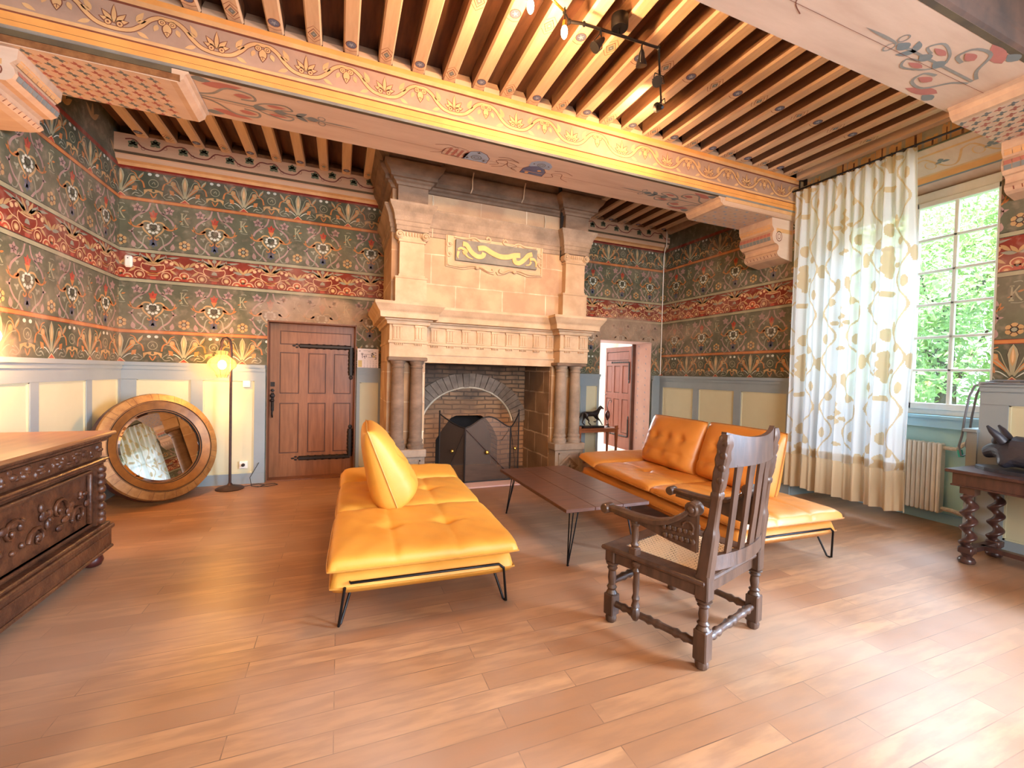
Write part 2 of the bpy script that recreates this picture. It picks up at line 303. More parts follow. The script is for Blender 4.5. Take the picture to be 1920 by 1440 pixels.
# ------------------------------------------------------------------ mesh builder
class MB:
    def __init__(s, off=(0, 0, 0)): s.v = []; s.f = []; s.m = []; s.names = []; s.off = Vector(off); s.T = None
    def mi(s, n):
        if n not in s.names: s.names.append(n)
        return s.names.index(n)
    def vert(s, p):
        p = Vector(p)
        if s.T is not None: p = s.T @ p
        s.v.append(tuple(p-s.off)); return len(s.v)-1
    def face(s, pts, m): s.f.append([s.vert(p) for p in pts]); s.m.append(s.mi(m))
    def idx(s, ids, m): s.f.append(list(ids)); s.m.append(s.mi(m))
    def box(s, x0, x1, y0, y1, z0, z1, m, bot=None, top=None, bev=0):
        if bev:
            b = bev
            for (a0, a1, b0, b1, c0, c1) in ((x0, x1, y0+b, y1-b, z0+b, z1-b), (x0+b, x1-b, y0, y1, z0+b, z1-b), (x0+b, x1-b, y0+b, y1-b, z0, z1)): pass
            # chamfered box through convex corner points
            P = []
            for i, x in enumerate((x0, x1)):
                for j, y in enumerate((y0, y1)):
                    for k, z in enumerate((z0, z1)):
                        xi = x+b if i == 0 else x-b; yi = y+b if j == 0 else y-b; zi = z+b if k == 0 else z-b
                        P += [(x, yi, zi), (xi, y, zi), (xi, yi, z)]
            g = lambda i, j, k, a: s.vert(P[(i*4+j*2+k)*3+a])
            V = {(i, j, k, a): g(i, j, k, a) for i in (0, 1) for j in (0, 1) for k in (0, 1) for a in (0, 1, 2)}
            for i in (0, 1): s.idx([V[i, 0, 0, 0], V[i, 1, 0, 0], V[i, 1, 1, 0], V[i, 0, 1, 0]], m)
            for j in (0, 1): s.idx([V[0, j, 0, 1], V[1, j, 0, 1], V[1, j, 1, 1], V[0, j, 1, 1]], m)
            for k in (0, 1): s.idx([V[0, 0, k, 2], V[1, 0, k, 2], V[1, 1, k, 2], V[0, 1, k, 2]], (bot if k == 0 else top) or m)
            for i in (0, 1):
                for j in (0, 1): s.idx([V[i, j, 0, 0], V[i, j, 0, 1], V[i, j, 1, 1], V[i, j, 1, 0]], m)
                for k in (0, 1): s.idx([V[i, 0, k, 0], V[i, 0, k, 2], V[i, 1, k, 2], V[i, 1, k, 0]], m)
            for j in (0, 1):
                for k in (0, 1): s.idx([V[0, j, k, 1], V[0, j, k, 2], V[1, j, k, 2], V[1, j, k, 1]], m)
            for i in (0, 1):
                for j in (0, 1):
                    for k in (0, 1): s.idx([V[i, j, k, 0], V[i, j, k, 1], V[i, j, k, 2]], m)
            return
        c = [s.vert(p) for p in ((x0, y0, z0), (x1, y0, z0), (x1, y1, z0), (x0, y1, z0), (x0, y0, z1), (x1, y0, z1), (x1, y1, z1), (x0, y1, z1))]
        for q, mm in (((0, 3, 2, 1), bot), ((4, 5, 6, 7), top), ((0, 1, 5, 4), 0), ((1, 2, 6, 5), 0), ((2, 3, 7, 6), 0), ((3, 0, 4, 7), 0)):
            s.idx([c[i] for i in q], mm or m)
    def prism(s, pts, A, B, m, side=None):
        """pts: 2D outline; A, B: functions (u, v) -> 3D for the two ends"""
        a = [s.vert(A(*p)) for p in pts]; b = [s.vert(B(*p)) for p in pts]; n = len(pts)
        s.idx(a, m); s.idx(b[::-1], m)
        for i in range(n): s.idx([a[i], a[(i+1) % n], b[(i+1) % n], b[i]], side or m)
    def rings(s, rs, m, cap=True):
        n = len(rs[0]); ids = [[s.vert(p) for p in r] for r in rs]
        for a, b in zip(ids, ids[1:]):
            for i in range(n): s.idx([a[i], a[(i+1) % n], b[(i+1) % n], b[i]], m)
        if cap: s.idx(ids[0][::-1], m); s.idx(ids[-1], m)
    def lathe(s, prof, c, m, n=16, a=None, b=None, d=None, twist=0, lobes=0, square=None):
        """prof [(r, z)] around axis from c; a,b,d = frame vectors"""
        c = Vector(c); a = Vector(a or (1, 0, 0)); b = Vector(b or (0, 1, 0)); d = Vector(d or (0, 0, 1))
        s.rings([[c+a*(r*cos(2*pi*i/n))+b*(r*sin(2*pi*i/n))+d*z for i in range(n)] for r, z in prof], m)
    def tube(s, pts, r, m, n=8, cap=True, closed=False):
        pts = [Vector(p) for p in pts]; rs = []; rad = r if isinstance(r, (list, tuple)) else [r]*len(pts)
        up = None
        L = len(pts)
        for i, p in enumerate(pts):
            if closed: t = pts[(i+1) % L]-pts[i-1]
            else: t = (pts[min(i+1, L-1)]-pts[max(i-1, 0)])
            t.normalize()
            if up is None:
                up = Vector((0, 0, 1)) if abs(t.z) < .9 else Vector((1, 0, 0))
            a = up-t*up.dot(t)
            if a.length < 1e-5: a = t.orthogonal()
            a.normalize(); up = a; b = t.cross(a)
            rs.append([p+a*(rad[i]*cos(2*pi*k/n))+b*(rad[i]*sin(2*pi*k/n)) for k in range(n)])
        if closed:
            ids = [[s.vert(q) for q in r_] for r_ in rs]; ids.append(ids[0])
            for x, y in zip(ids, ids[1:]):
                for i in range(n): s.idx([x[i], x[(i+1) % n], y[(i+1) % n], y[i]], m)
        else: s.rings(rs, m, cap)
    def ball(s, c, rx, ry, rz, m, n=12, k=8):
        c = Vector(c)
        s.rings([[c+Vector((rx*sin(pi*j/k)*cos(2*pi*i/n), ry*sin(pi*j/k)*sin(2*pi*i/n), -rz*cos(pi*j/k))) for i in range(n)] for j in [.08]+list(range(1, k))+[k-.08]], m)
    def build(s, name, parent=None, smooth=None, structure=False, label=None):
        me = bpy.data.meshes.new(name); me.from_pydata(s.v, [], s.f)
        for n in s.names: me.materials.append(MATS[n])
        me.polygons.foreach_set('material_index', s.m); me.update()
        bm = bmesh.new(); bm.from_mesh(me)
        if smooth is not None:
            bmesh.ops.remove_doubles(bm, verts=bm.verts, dist=1e-5)
        if len(bm.faces) < 60000: bmesh.ops.recalc_face_normals(bm, faces=bm.faces)
        bm.to_mesh(me); bm.free()
        ob = bpy.data.objects.new(name, me); COL.objects.link(ob)
        if smooth is not None:
            for p in me.polygons: p.use_smooth = True
            me.set_sharp_from_angle(angle=RD(smooth))
        if parent: ob.parent = parent
        if structure: ob['kind'] = 'structure'
        if label: ob['label'] = label
        return ob
def thing(name, label, cat, loc=(0, 0, 0), rz=0, group=None):
    o = bpy.data.objects.new(name, None); COL.objects.link(o); o.location = loc; o.rotation_euler = (0, 0, rz)
    o.empty_display_size = .1
    return tag(o, label, cat, group)
def tag(o, label, cat, group=None):
    o['label'] = label; o['category'] = cat
    if group: o['group'] = group
    return o
def copy_tree(o, parent=None):
    c = o.copy(); COL.objects.link(c)
    if parent: c.parent = parent
    for ch in list(o.children): copy_tree(ch, c)
    return c

# ------------------------------------------------------------------ 2D painter
def smooth_pts(pts, sub=4):
    if len(pts) < 3: return list(pts)
    P = [pts[0]]+list(pts)+[pts[-1]]; out = []
    for i in range(1, len(P)-2):
        p0, p1, p2, p3 = P[i-1], P[i], P[i+1], P[i+2]
        for k in range(sub):
            t = k/sub
            out.append(tuple(.5*((2*p1[j])+(-p0[j]+p2[j])*t+(2*p0[j]-5*p1[j]+4*p2[j]-p3[j])*t*t+(-p0[j]+3*p1[j]-3*p2[j]+p3[j])*t**3) for j in (0, 1)))
    out.append(tuple(pts[-1])); return out
class Paint:
    def __init__(s, mapf, holes=(), lim=None, lift=.0007):
        s.mapf = mapf; s.P = []; s.holes = holes; s.lim = lim; s.o = (0, 0, 1, 1); s.lift = lift
    def at(s, x, y, sx=1, sy=1): s.o = (x, y, sx, sy); return s
    def _t(s, p): ox, oy, sx, sy = s.o; return (ox+p[0]*sx, oy+p[1]*sy)
    def poly(s, pts, c, l=1, both=False):
        s.P.append(([s._t(p) for p in pts], c, l))
        if both: s.P.append(([s._t((-p[0], p[1])) for p in pts], c, l))
    def stroke(s, pts, w, c, l=1, both=False, sub=4, taper=0):
        pts = smooth_pts(pts, sub)
        for mir in ((1, -1) if both else (1,)):
            q = [(p[0]*mir, p[1]) for p in pts]; n = len(q); L_ = []
            for i, p in enumerate(q):
                a = q[max(i-1, 0)]; b = q[min(i+1, n-1)]; dx, dy = b[0]-a[0], b[1]-a[1]; d = hypot(dx, dy) or 1
                t = i/(n-1)
                ww = (w if not isinstance(w, (list, tuple)) else w[0]+(w[1]-w[0])*t)/2
                if taper: ww *= max(.12, min(1, min(t, 1-t)*2/taper))
                L_.append(((p[0]-dy/d*ww, p[1]+dx/d*ww), (p[0]+dy/d*ww, p[1]-dx/d*ww)))
            for a, b in zip(L_, L_[1:]): s.P.append(([s._t(x) for x in (a[0], a[1], b[1], b[0])], c, l))
    def circ(s, x, y, r, c, l=1, ry=None, n=12, both=False):
        s.poly([(x+r*cos(2*pi*i/n), y+(ry or r)*sin(2*pi*i/n)) for i in range(n)], c, l, both)
    def ring(s, x, y, r, w, c, l=1, both=False, a0=0, a1=360, ry=None, n=14):
        s.stroke([(x+r*cos(RD(a0+(a1-a0)*i/n)), y+(ry or r)*sin(RD(a0+(a1-a0)*i/n))) for i in range(n+1)], w, c, l, both, sub=1)
    def leaf(s, x, y, ang, L_, w, c, l=1, both=False, blunt=0):
        ca, sa = cos(RD(ang)), sin(RD(ang)); pts = []
        for i in range(7):
            t = i/6; pts.append((t*L_, w/2*sin(pi*t**(.8 if not blunt else blunt))))
        for i in range(5, 0, -1):
            t = i/6; pts.append((t*L_, -w/2*sin(pi*t**(.8 if not blunt else blunt))))
        s.poly([(x+a*ca-b*sa, y+a*sa+b*ca) for a, b in pts], c, l, both)
    def clip(s, pts, f):
        out = []; n = len(pts)
        for i in range(n):
            a, b = pts[i], pts[(i+1) % n]; fa, fb = f(a), f(b)
            if fa >= 0: out.append(a)
            if fa*fb < 0:
                t = fa/(fa-fb); out.append((a[0]+(b[0]-a[0])*t, a[1]+(b[1]-a[1])*t))
        return out
    def emit(s, mb):
        for pts, c, l in s.P:
            xs = [p[0] for p in pts]
            if s.lim:
                x0, x1, y0, y1 = s.lim
                if max(xs) < x0 or min(xs) > x1: continue
                for f in (lambda p: p[0]-x0, lambda p: x1-p[0], lambda p: p[1]-y0, lambda p: y1-p[1]):
                    pts = s.clip(pts, f)
                    if len(pts) < 3: break
                if len(pts) < 3: continue
            xs = [p[0] for p in pts]; bad = False
            for hx0, hx1, hz0, hz1 in s.holes:
                if max(xs) > hx0 and min(xs) < hx1 and min(p[1] for p in pts) < hz1 and max(p[1] for p in pts) > hz0:
                    if hz1-max(p[1] for p in pts) > 0 or True:
                        if (min(xs)+max(xs))/2 > hx0 and (min(xs)+max(xs))/2 < hx1: pts = s.clip(pts, lambda p: p[1]-hz1)
                        elif (min(xs)+max(xs))/2 <= hx0: pts = s.clip(pts, lambda p: hx0-p[0])
                        else: pts = s.clip(pts, lambda p: p[0]-hx1)
                if len(pts) < 3: bad = True; break
            if bad: continue
            mb.face([s.mapf(p[0], p[1], l*s.lift) for p in pts], c)

# wall motifs (metres; origin noted in each)
def m_heart(p):     # origin: zone bottom under the heart
    p.stroke([(.028, .545), (.053, .4625), (.123, .404), (.173, .354), (.194, .304)], (.016, .022), 'w_pink', 1, True)
    p.stroke([(.075, .44), (.11, .425), (.09, .46)], .008, 'w_pink', 1, True)
    p.stroke([(.18, .235), (.196, .19), (.152, .104), (.09, .05), (.05, 0)], (.012, .022), 'w_pink', 1, True)
    p.leaf(.185, .19, 10, .05, .022, 'w_pink', 1, True)
    p.stroke([(.035, .165), (.07, .158), (.09, .115), (.098, .06), (.12, .015), (.155, .004), (.18, .04)], .011, 'w_grey', 2, True, taper=.3)
    p.leaf(.178, .01, 82, .085, .045, 'w_pink', 1, True)
    for a in (0, 72, 144, 216, 288): p.leaf(.148, .475, a+18, .055, .036, 'w_pink', 1, True)
    for a in (20, 140, 260): p.leaf(.113, .375, a, .024, .018, 'w_grey', 1, True); p.leaf(.118, .185, a, .032, .022, 'w_grey', 1, True)
    p.stroke([(.07, .33), (.10, .335), (.112, .36)], .005, 'w_dark', 1, True)
    # orange heart scroll
    p.stroke([(.012, .305), (.04, .325), (.08, .325), (.104, .30), (.10, .27), (.085, .225), (.045, .18), (.022, .158)], .018, 'w_ochre', 2, True)
    p.stroke([(.095, .29), (.118, .262), (.150, .250), (.188, .258), (.205, .29), (.212, .325)], (.026, .008), 'w_orange', 3, True)
    p.leaf(.196, .262, 40, .05, .02, 'w_orange', 3, True)
    p.leaf(.088, .285, -18, .07, .034, 'w_orange', 3, True)
    p.stroke([(.022, .165), (.014, .14), (.03, .12), (.048, .13), (.04, .148)], .013, 'w_orange', 3, True, taper=.5)
    p.stroke([(0, .19), (0, .09)], .010, 'w_brown', 2, sub=1)
    for a in (45, 135, 225, 315): p.leaf(0, .085, a, .055, .035, 'w_blue', 1)
    p.leaf(0, .09, -90, .07, .03, 'w_blue', 1)
    # jewelled heart
    for i in range(9):
        t = pi/2+2*pi*(i+.5)/9
        x = .052*cos(t); y = .258+.047*sin(t)-(.012 if sin(t) < -.7 else 0)
        p.circ(x, y, .0165, 'w_white', 4, n=8)
    p.poly([(0, .292), (.018, .30), (.037, .288), (.035, .262), (.016, .236), (0, .226), (-.016, .236), (-.035, .262), (-.037, .288), (-.018, .30)], 'w_black', 5)
    p.poly([(0, .284), (.014, .29), (.027, .28), (.024, .262), (0, .238), (-.024, .262), (-.027, .28), (-.014, .29)], 'w_dark', 6)
    # tulip
    p.poly([(-.034, .385), (0, .315), (.034, .385)], 'w_orange', 3)
    p.poly([(-.022, .378), (-.034, .415), (-.042, .44), (-.018, .435), (0, .468), (.018, .435), (.042, .44), (.034, .415), (.022, .378)], 'w_scarlet', 4)
    p.leaf(0, .40, 90, .05, .013, 'w_red', 5)
def m_mid(p):       # K and flower, origin zone bottom
    p.stroke([(-.018, .50), (.02, .505), (.036, .495)], .008, 'w_grey', 1)
    p.poly([(-.034, .345), (-.020, .345), (-.020, .465), (-.032, .465)], 'w_pale', 2)
    p.poly([(-.042, .335), (-.012, .335), (-.012, .348), (-.042, .348)], 'w_pale', 2); p.poly([(-.040, .46), (-.012, .46), (-.012, .471), (-.040, .471)], 'w_pale', 2)
    p.stroke([(-.020, .40), (.02, .465)], .010, 'w_pale', 2, sub=1); p.stroke([(-.006, .415), (.012, .37), (.036, .335)], .012, 'w_pale', 2)
    p.leaf(.008, .41, 20, .045, .018, 'w_orange', 2); p.leaf(-.018, .38, 200, .04, .014, 'w_orange', 2)
    p.stroke([(-.03, .322), (.02, .315), (.045, .322)], .006, 'w_grey', 1)
    for i in range(6):
        a = 60*i+30
        p.circ(.037*cos(RD(a)), .085+.037*sin(RD(a)), .024, 'w_ochre', 2, n=9)
    for i in range(6): p.leaf(.02*cos(RD(60*i)), .085+.02*sin(RD(60*i)), 60*i, .036, .009, 'w_brown', 3)
    p.circ(0, .085, .028, 'w_black', 4, n=10); p.circ(0, .085, .019, 'w_grey', 5, n=8)
def m_palm(p):      # origin bottom centre
    for (x, y, c_, l) in ((0, 0, 'w_black', 2), (0, 0, 'w_pale', 3)):
        w = .078 if c_ == 'w_black' else .066
        p.poly([(-.010, .06), (-w*.35, .16), (-w/2, .23), (-w*.35, .275), (0, .318 if c_ == 'w_pale' else .324), (w*.35, .275), (w/2, .23), (w*.35, .16), (.010, .06)], c_, l)
    p.leaf(0, .13, 90, .17, .036, 'w_ochre', 4); p.leaf(0, .16, 90, .12, .015, 'w_cream', 5)
    p.poly([(.006, .06), (.045, .13), (.085, .19), (.092, .235), (.125, .245), (.14, .205), (.12, .165), (.06, .10)], 'w_orange', 2, True)
    p.circ(.115, .215, .024, 'w_ochre', 3, both=True, n=8)
    p.stroke([(.008, .06), (.05, .16), (.082, .25), (.12, .262), (.15, .215)], .006, 'w_pale', 4, True)
    p.stroke([(.01, .05), (.06, .13), (.12, .185), (.19, .20)], (.012, .006), 'w_pale', 3, True)
    p.stroke([(.012, .045), (.07, .11), (.13, .155), (.18, .155), (.205, .115)], (.010, .006), 'w_dark', 2, True)
    p.stroke([(.02, .035), (.07, .08), (.11, .09), (.15, .075)], .008, 'w_white', 3, True, taper=.3)
    p.stroke([(.16, .09), (.205, .05), (.18, .02), (.13, .025)], .007, 'w_grey', 3, True)
    p.stroke([(.10, .02), (.13, .055), (.17, .045)], .012, 'w_grey', 3, True, taper=.5)
    p.poly([(.108, .125), (.15, .135), (.142, .085), (.10, .075)], 'w_orange', 4, True)
    p.stroke([(.09, .295), (.13, .275), (.155, .22), (.20, .185), (.215, .12)], (.008, .018), 'w_orange', 3, True)
    p.leaf(.16, .215, 60, .10, .028, 'w_pale', 3, True); p.leaf(.168, .22, 55, .075, .012, 'w_orange', 4, True)
    p.poly([(-.05, 0), (0, .046), (.05, 0)], 'w_cream', 3); p.poly([(-.038, .003), (0, .036), (.038, .003)], 'w_scarlet', 4)
def m_between(p):   # origin bottom, between two palmettes
    p.ring(0, .185, .045, .006, 'w_pale', 2); p.circ(0, .185, .028, 'w_dark', 2); p.stroke([(-.015, .175), (.005, .20), (.015, .17)], .006, 'w_pale', 3)
    p.circ(.035, .285, .020, 'w_white', 2, both=True, n=7, ry=.017); p.stroke([(.055, .285), (.085, .255), (.10, .24)], .012, 'w_dark', 2, True)
    p.poly([(-.09, .10), (-.085, .04), (-.07, .07), (-.05, .09), (0, .07), (.05, .09), (.07, .07), (.085, .04), (.09, .10), (.03, .115), (-.03, .115)], 'w_ochre', 3)
    p.stroke([(-.03, .07), (0, .02), (.03, .07)], .012, 'w_orange', 3); p.circ(0, .10, .016, 'w_dark', 4, n=7)
def m_vase(p):      # frieze, origin frieze bottom (zone .315 high)
    p.ring(0, .155, .112, .007, 'w_cream', 3, a0=150, a1=390, ry=.075)
    p.stroke([(-.10, .185), (-.03, .172), (.03, .172), (.10, .185)], .010, 'w_cream', 3)
    p.poly([(-.03, .115), (-.022, .145), (0, .158), (.022, .145), (.03, .115)], 'w_grey', 2)
    p.poly([(-.075, .088), (.075, .088), (.055, .07), (-.055, .07)], 'w_orange', 3); p.stroke([(-.05, .058), (0, .05), (.05, .058)], .010, 'w_ochre', 3)
    p.poly([(-.03, .04), (.03, .04), (.026, .01), (-.026, .01)], 'w_scarlet', 3); p.poly([(-.075, .045), (.075, .045), (.06, .022), (-.06, .022)], 'w_red', 2)
    p.poly([(-.085, .182), (-.06, .20), (-.045, .193), (-.03, .213), (-.015, .20), (0, .225), (.015, .20), (.03, .213), (.045, .193), (.06, .20), (.085, .182)], 'w_ochre', 4)
    for a, L_, c_ in ((62, .13, 'w_ochre'), (28, .15, 'w_ochre'), (40, .15, 'w_grey')): p.leaf(.01, .195, a, L_, .034, c_, 3, True)
    p.stroke([(0, .20), (0, .27)], .008, 'w_grey', 3, sub=1); p.circ(0, .28, .024, 'w_grey', 4, n=8)
    p.ring(.125, .055, .046, .007, 'w_cream', 3, True, a0=-60, a1=230); p.circ(.125, .055, .027, 'w_ochre', 3, both=True, n=9); p.circ(.125, .055, .016, 'w_cream', 4, both=True, n=7)
    p.stroke([(.08, .09), (.12, .125), (.17, .135), (.22, .17)], .008, 'w_cream', 3, True, taper=.3)
    p.leaf(.16, .13, -38, .09, .026, 'w_ochre', 3, True)
    p.stroke([(.05, .23), (.10, .255), (.16, .245), (.20, .215)], .007, 'w_cream', 3, True)
    p.circ(.125, .222, .019, 'w_cream', 4, both=True, n=7); p.circ(.175, .205, .021, 'w_cream', 4, both=True, n=7)
    p.leaf(.19, .245, -45, .10, .03, 'w_ochre', 3, True); p.leaf(.12, .26, 10, .14, .024, 'w_grey', 3, True)
    p.stroke([(.12, .30), (.13, .265), (.17, .262)], .010, 'w_grey', 3, True, taper=.3)
def m_tref(p):      # frieze, between vases
    for r_, c_, l in ((1, 'w_cream', 3), (.80, 'w_scarlet', 4), (.5, 'w_orange', 5), (.28, 'w_cream', 6)):
        p.circ(0, .075, .050*r_, c_, l, n=12, ry=.042*r_)
        p.poly([(s_*(.065+.052*r_*cos(RD(a))), max(.004, .012+.05*r_*sin(RD(a)))) for s_ in (1,) for a in range(0, 181, 20)], c_, l, True)
    p.poly([(-.03, .01), (.03, .01), (.02, .06), (-.02, .06)], 'w_scarlet', 4); p.circ(0, .045, .012, 'w_dark', 7, n=6)
    p.leaf(.005, .155, 12, .105, .034, 'w_grey', 3, True); p.leaf(.0, .155, 55, .09, .03, 'w_ochre', 3, True)
Z_DADO, Z_O2, Z_FB, Z_FT, Z_O1, Z_RED = 1.482, 1.836, 2.419, 2.761, 3.342, 3.70
def paint_wall(p, x0, x1, hearts, per, flip=1):
    """painted decoration between x0 and x1; hearts: position of one heart"""
    r = lambda a, b, c, l=1: p.at(0, 0).poly([(x0, a), (x1, a), (x1, b), (x0, b)], c, l)
    p.lim = (x0, x1, Z_DADO-.01, 4.1)
    k0 = math.ceil((x0-.4-hearts)/per); k1 = math.floor((x1+.4-hearts)/per)
    r(Z_FB+.012, Z_FT-.012, 'w_red', 1)
    r(Z_DADO, Z_O2-.012, 'w_dark', .5); r(Z_O1+.012, Z_RED-.03, 'w_dark', .5)
    for z in (Z_FB, Z_FT):
        n = max(2, int((x1-x0)/.5)); xs = [x0+(x1-x0)*i/n for i in range(n+1)]
        for a, b in zip(xs, xs[1:]):
            p.at(0, 0).poly([(a, z-.017), (b, z-.017), (b, z+.017), (a, z+.017)], 'w_pale', 4.5)
            for s_ in (-.020, .020): p.poly([(a, z+s_-.003), (b, z+s_-.003), (b, z+s_+.003), (a, z+s_+.003)], 'w_black', 4.6)
    for z in (Z_O2, Z_O1):
        r(z-.016, z+.016, 'w_orange', 4.5); r(z-.021, z-.015, 'w_red', 4.6); r(z+.015, z+.021, 'w_red', 4.6)
    r(Z_RED-.035, Z_RED+.01, 'w_red', 4.5)
    for k in range(k0, k1+1):
        h = hearts+per*k; s = per/.6
        for z0, sy in ((Z_O2+.018, .98), (Z_FT+.022, .98)):
            m_heart(p.at(h, z0, s, sy)); m_mid(p.at(h+per/2, z0, s*flip, sy))
        m_vase(p.at(h, Z_FB+.018, s, 1)); m_tref(p.at(h+per/2, Z_FB+.018, s, 1))
        for z0, sy in ((Z_DADO+.005, 1.03), (Z_O1+.02, .98)):
            m_palm(p.at(h+per/2, z0, s, sy)); m_between(p.at(h, z0, s, sy))

# ------------------------------------------------------------------ the room shell
XL, XR, YB, YF, ZC = -2.33, 5.35, 6.24, -3.4, 4.13
mb = MB(); mb.box(XL-.3, 6.05, YF-.3, YB+.02, -.12, 0, 'parquet'); mb.build('floor', structure=True)
# ceiling deck above the joists
mb = MB(); mb.box(XL-.3, 6.07, 1.6, YB+.4, ZC, ZC+.15, 'deck'); mb.box(XL-.3, 6.07, YF-.3, 1.6, ZC, ZC+.15, 'deck_front'); mb.build('ceiling', structure=True)
D1 = (-.85, .21, 2.057); D2 = (4.07, 5.14, 2.07)
# back wall with two doorways; the fireplace recess is cut too
mb = MB()
T = .46
for x0, x1, z0, z1 in ((XL-.3, D1[0], 0, ZC), (D1[0], D1[1], D1[2], ZC), (D1[1], .94, 0, ZC), (.94, 2.76, 2.5, ZC), (2.76, D2[0], 0, ZC), (D2[0], D2[1], D2[2], ZC), (D2[1], XR+1.2, 0, ZC)):
    mb.box(x0, x1, YB, YB+T, z0, z1, 'w_green')
p = Paint(lambda u, v, l: (u, YB-l, v), holes=((D1[0], D1[1], 0, D1[2]), (D2[0], D2[1], 0, D2[2])))
paint_wall(p, XL, .6, -2.02, .60); p.emit(mb)
p = Paint(lambda u, v, l: (u, YB-l, v), holes=((D2[0], D2[1], 0, D2[2]),))
paint_wall(p, 3.1, XR, 3.893, .585); p.emit(mb)
mb.build('wall_back', structure=True)
# left wall
mb = MB(); mb.box(XL-.3, XL, YF-.3, YB, 0, ZC, 'w_green')
p = Paint(lambda u, v, l: (XL+l, u, v)); paint_wall(p, 2.2, YB, 4.68, .625); p.emit(mb)
# battlement painting above the red line
def battle(p, x0, x1, z0, z1):
    p.lim = (x0, x1, z0, z1); p.at(0, 0).poly([(x0, z0), (x1, z0), (x1, z1), (x0, z1)], 'w_grey', 1)
    rnd = random.Random(3); x = x0
    while x < x1:
        w = .05+.09*rnd.random(); h = z0+(z1-z0)*(.18+.40*rnd.random()+.25*(rnd.random() > .6)); x += .03*rnd.random()
        p.poly([(x, z0), (x+w, z0), (x+w, h), (x, h)], 'w_ochre', 2); p.poly([(x+w*.3, z0), (x+w*.45, z0), (x+w*.45, h-.02), (x+w*.3, h-.02)], 'w_brown', 3)
        for k in range(2): p.poly([(x+w*k*.6, h), (x+w*(k*.6+.3), h), (x+w*(k*.6+.3), h+.015), (x+w*k*.6, h+.015)], 'w_ochre', 2)
        x += w*(1+.2*rnd.random())
p = Paint(lambda u, v, l: (XL+l, u, v)); p.lim = (2.2, YB, Z_RED+.012, ZC); p.poly([(2.2, Z_RED), (YB, Z_RED), (YB, ZC), (2.2, ZC)], 'w_dark', 1)
for k in range(26):
    for a in (40, 90, 140): p.at(2.3+k*.16, 3.78+.12*(k % 2)).leaf(0, 0, a, .16, .05, 'w_green' if k % 3 else 'w_ochre', 2)
p.emit(mb)
mb.build('wall_left', structure=True)
# right wall with the window recess (1.98..3.76) and a second window recess out of the frame
WY0, WY1 = 1.98, 3.76
W2 = (-2.1, -.3)
mb = MB()
for y0, y1, z0, z1 in ((WY1, YB+.46, 0, ZC), (W2[1], WY0, 0, ZC), (YF-.3, W2[0], 0, ZC), (W2[0], W2[1], 0, .9), (W2[0], W2[1], 3.5, ZC), (WY0, WY1, 3.78, ZC)):
    mb.box(XR, XR+.72, y0, y1, z0, z1, 'w_green')
p = Paint(lambda u, v, l: (XR-l, u, v)); paint_wall(p, WY1+.001, YB, 4.71, .60, -1); p.emit(mb)
p = Paint(lambda u, v, l: (XR-l, u, v)); paint_wall(p, .3, WY0, 1.555, .61, -1); p.emit(mb)
p = Paint(lambda u, v, l: (XR-l, u, v)); battle(p, .3, 4.3, 3.79, ZC); p.emit(mb)
# recess: teal back wall under the window, white splays, sloping painted soffit
XW = 5.92
mb.box(XW, XW+.15, WY0, WY1, 0, 1.06, 'teal')
mb.box(XW-.10, XW+.06, WY0+.001, WY1-.001, 1.0, 1.10, 'sill_blue'); mb.box(XW-.13, XW+.06, WY0+.001, WY1-.001, 1.095, 1.125, 'sill_blue')
mb.box(XW-.02, XW, WY0+.002, WY1-.002, 0, .10, 'sill_blue')
mb.box(XR+.002, XW, WY1-.004, WY1-.001, 1.1, 3.79, 'white_paint'); mb.box(XR+.002, XW, WY0+.001, WY0+.004, 1.1, 3.79, 'white_paint')
mb.box(XR+.002, XW, WY1-.004, WY1-.001, 0, 1.1, 'dado'); mb.box(XR+.002, XW, WY0+.001, WY0+.004, 0, 1.1, 'dado')
mb.prism([(XR, 3.79), (XW+.15, 3.50), (XW+.15, 3.9), (XR, 3.9)], lambda u, v: (u, WY0, v), lambda u, v: (u, WY1, v), 'b_soffit')
def sof(u, v, l):   # u along Y, v 0..1 from the room edge inwards
    return (XR+.57*v, u, 3.79-.29*.57/.72*v-l-.001)
p = Paint(sof); p.lim = (WY0+.005, WY1-.005, 0, 1)
for a, b, c in ((.0, .16, 'b_soffit'), (.16, .2, 'b_ochre'), (.2, .62, 'b_soffit'), (.62, .66, 'b_ochre'), (.66, .80, 'b_gold'), (.80, .84, 'b_slate'), (.84, 1, 'b_soffit')): p.poly([(WY0, a), (WY1, a), (WY1, b), (WY0, b)], c, 1)
for k in range(5):
    y = 2.15+k*.36; p.at(y, .41, 1, 1)
    p.stroke([(-.18, -.12), (-.09, .14), (0, .12), (.09, -.14), (.18, -.12)], .02, 'b_ochre', 2)
    for a in (30, 150, 270): p.leaf(.0, .0, a, .07, .05, 'b_slate', 2)
    p.ring(.09, .02, .04, .010, 'b_ochre', 2, ry=.09)
p.emit(mb)
mb.build('wall_right', structure=True)
# rear wall behind the camera with a wide opening added for the fill light
mb = MB()
for x0, x1, z0, z1 in ((XL-.3, .4, 0, ZC), (3.4, XR+.72, 0, ZC), (.4, 3.4, 0, .9), (.4, 3.4, 3.3, ZC)): mb.box(x0, x1, YF-.3, YF, z0, z1, 'plain_wall')
mb.build('wall_front', structure=True)

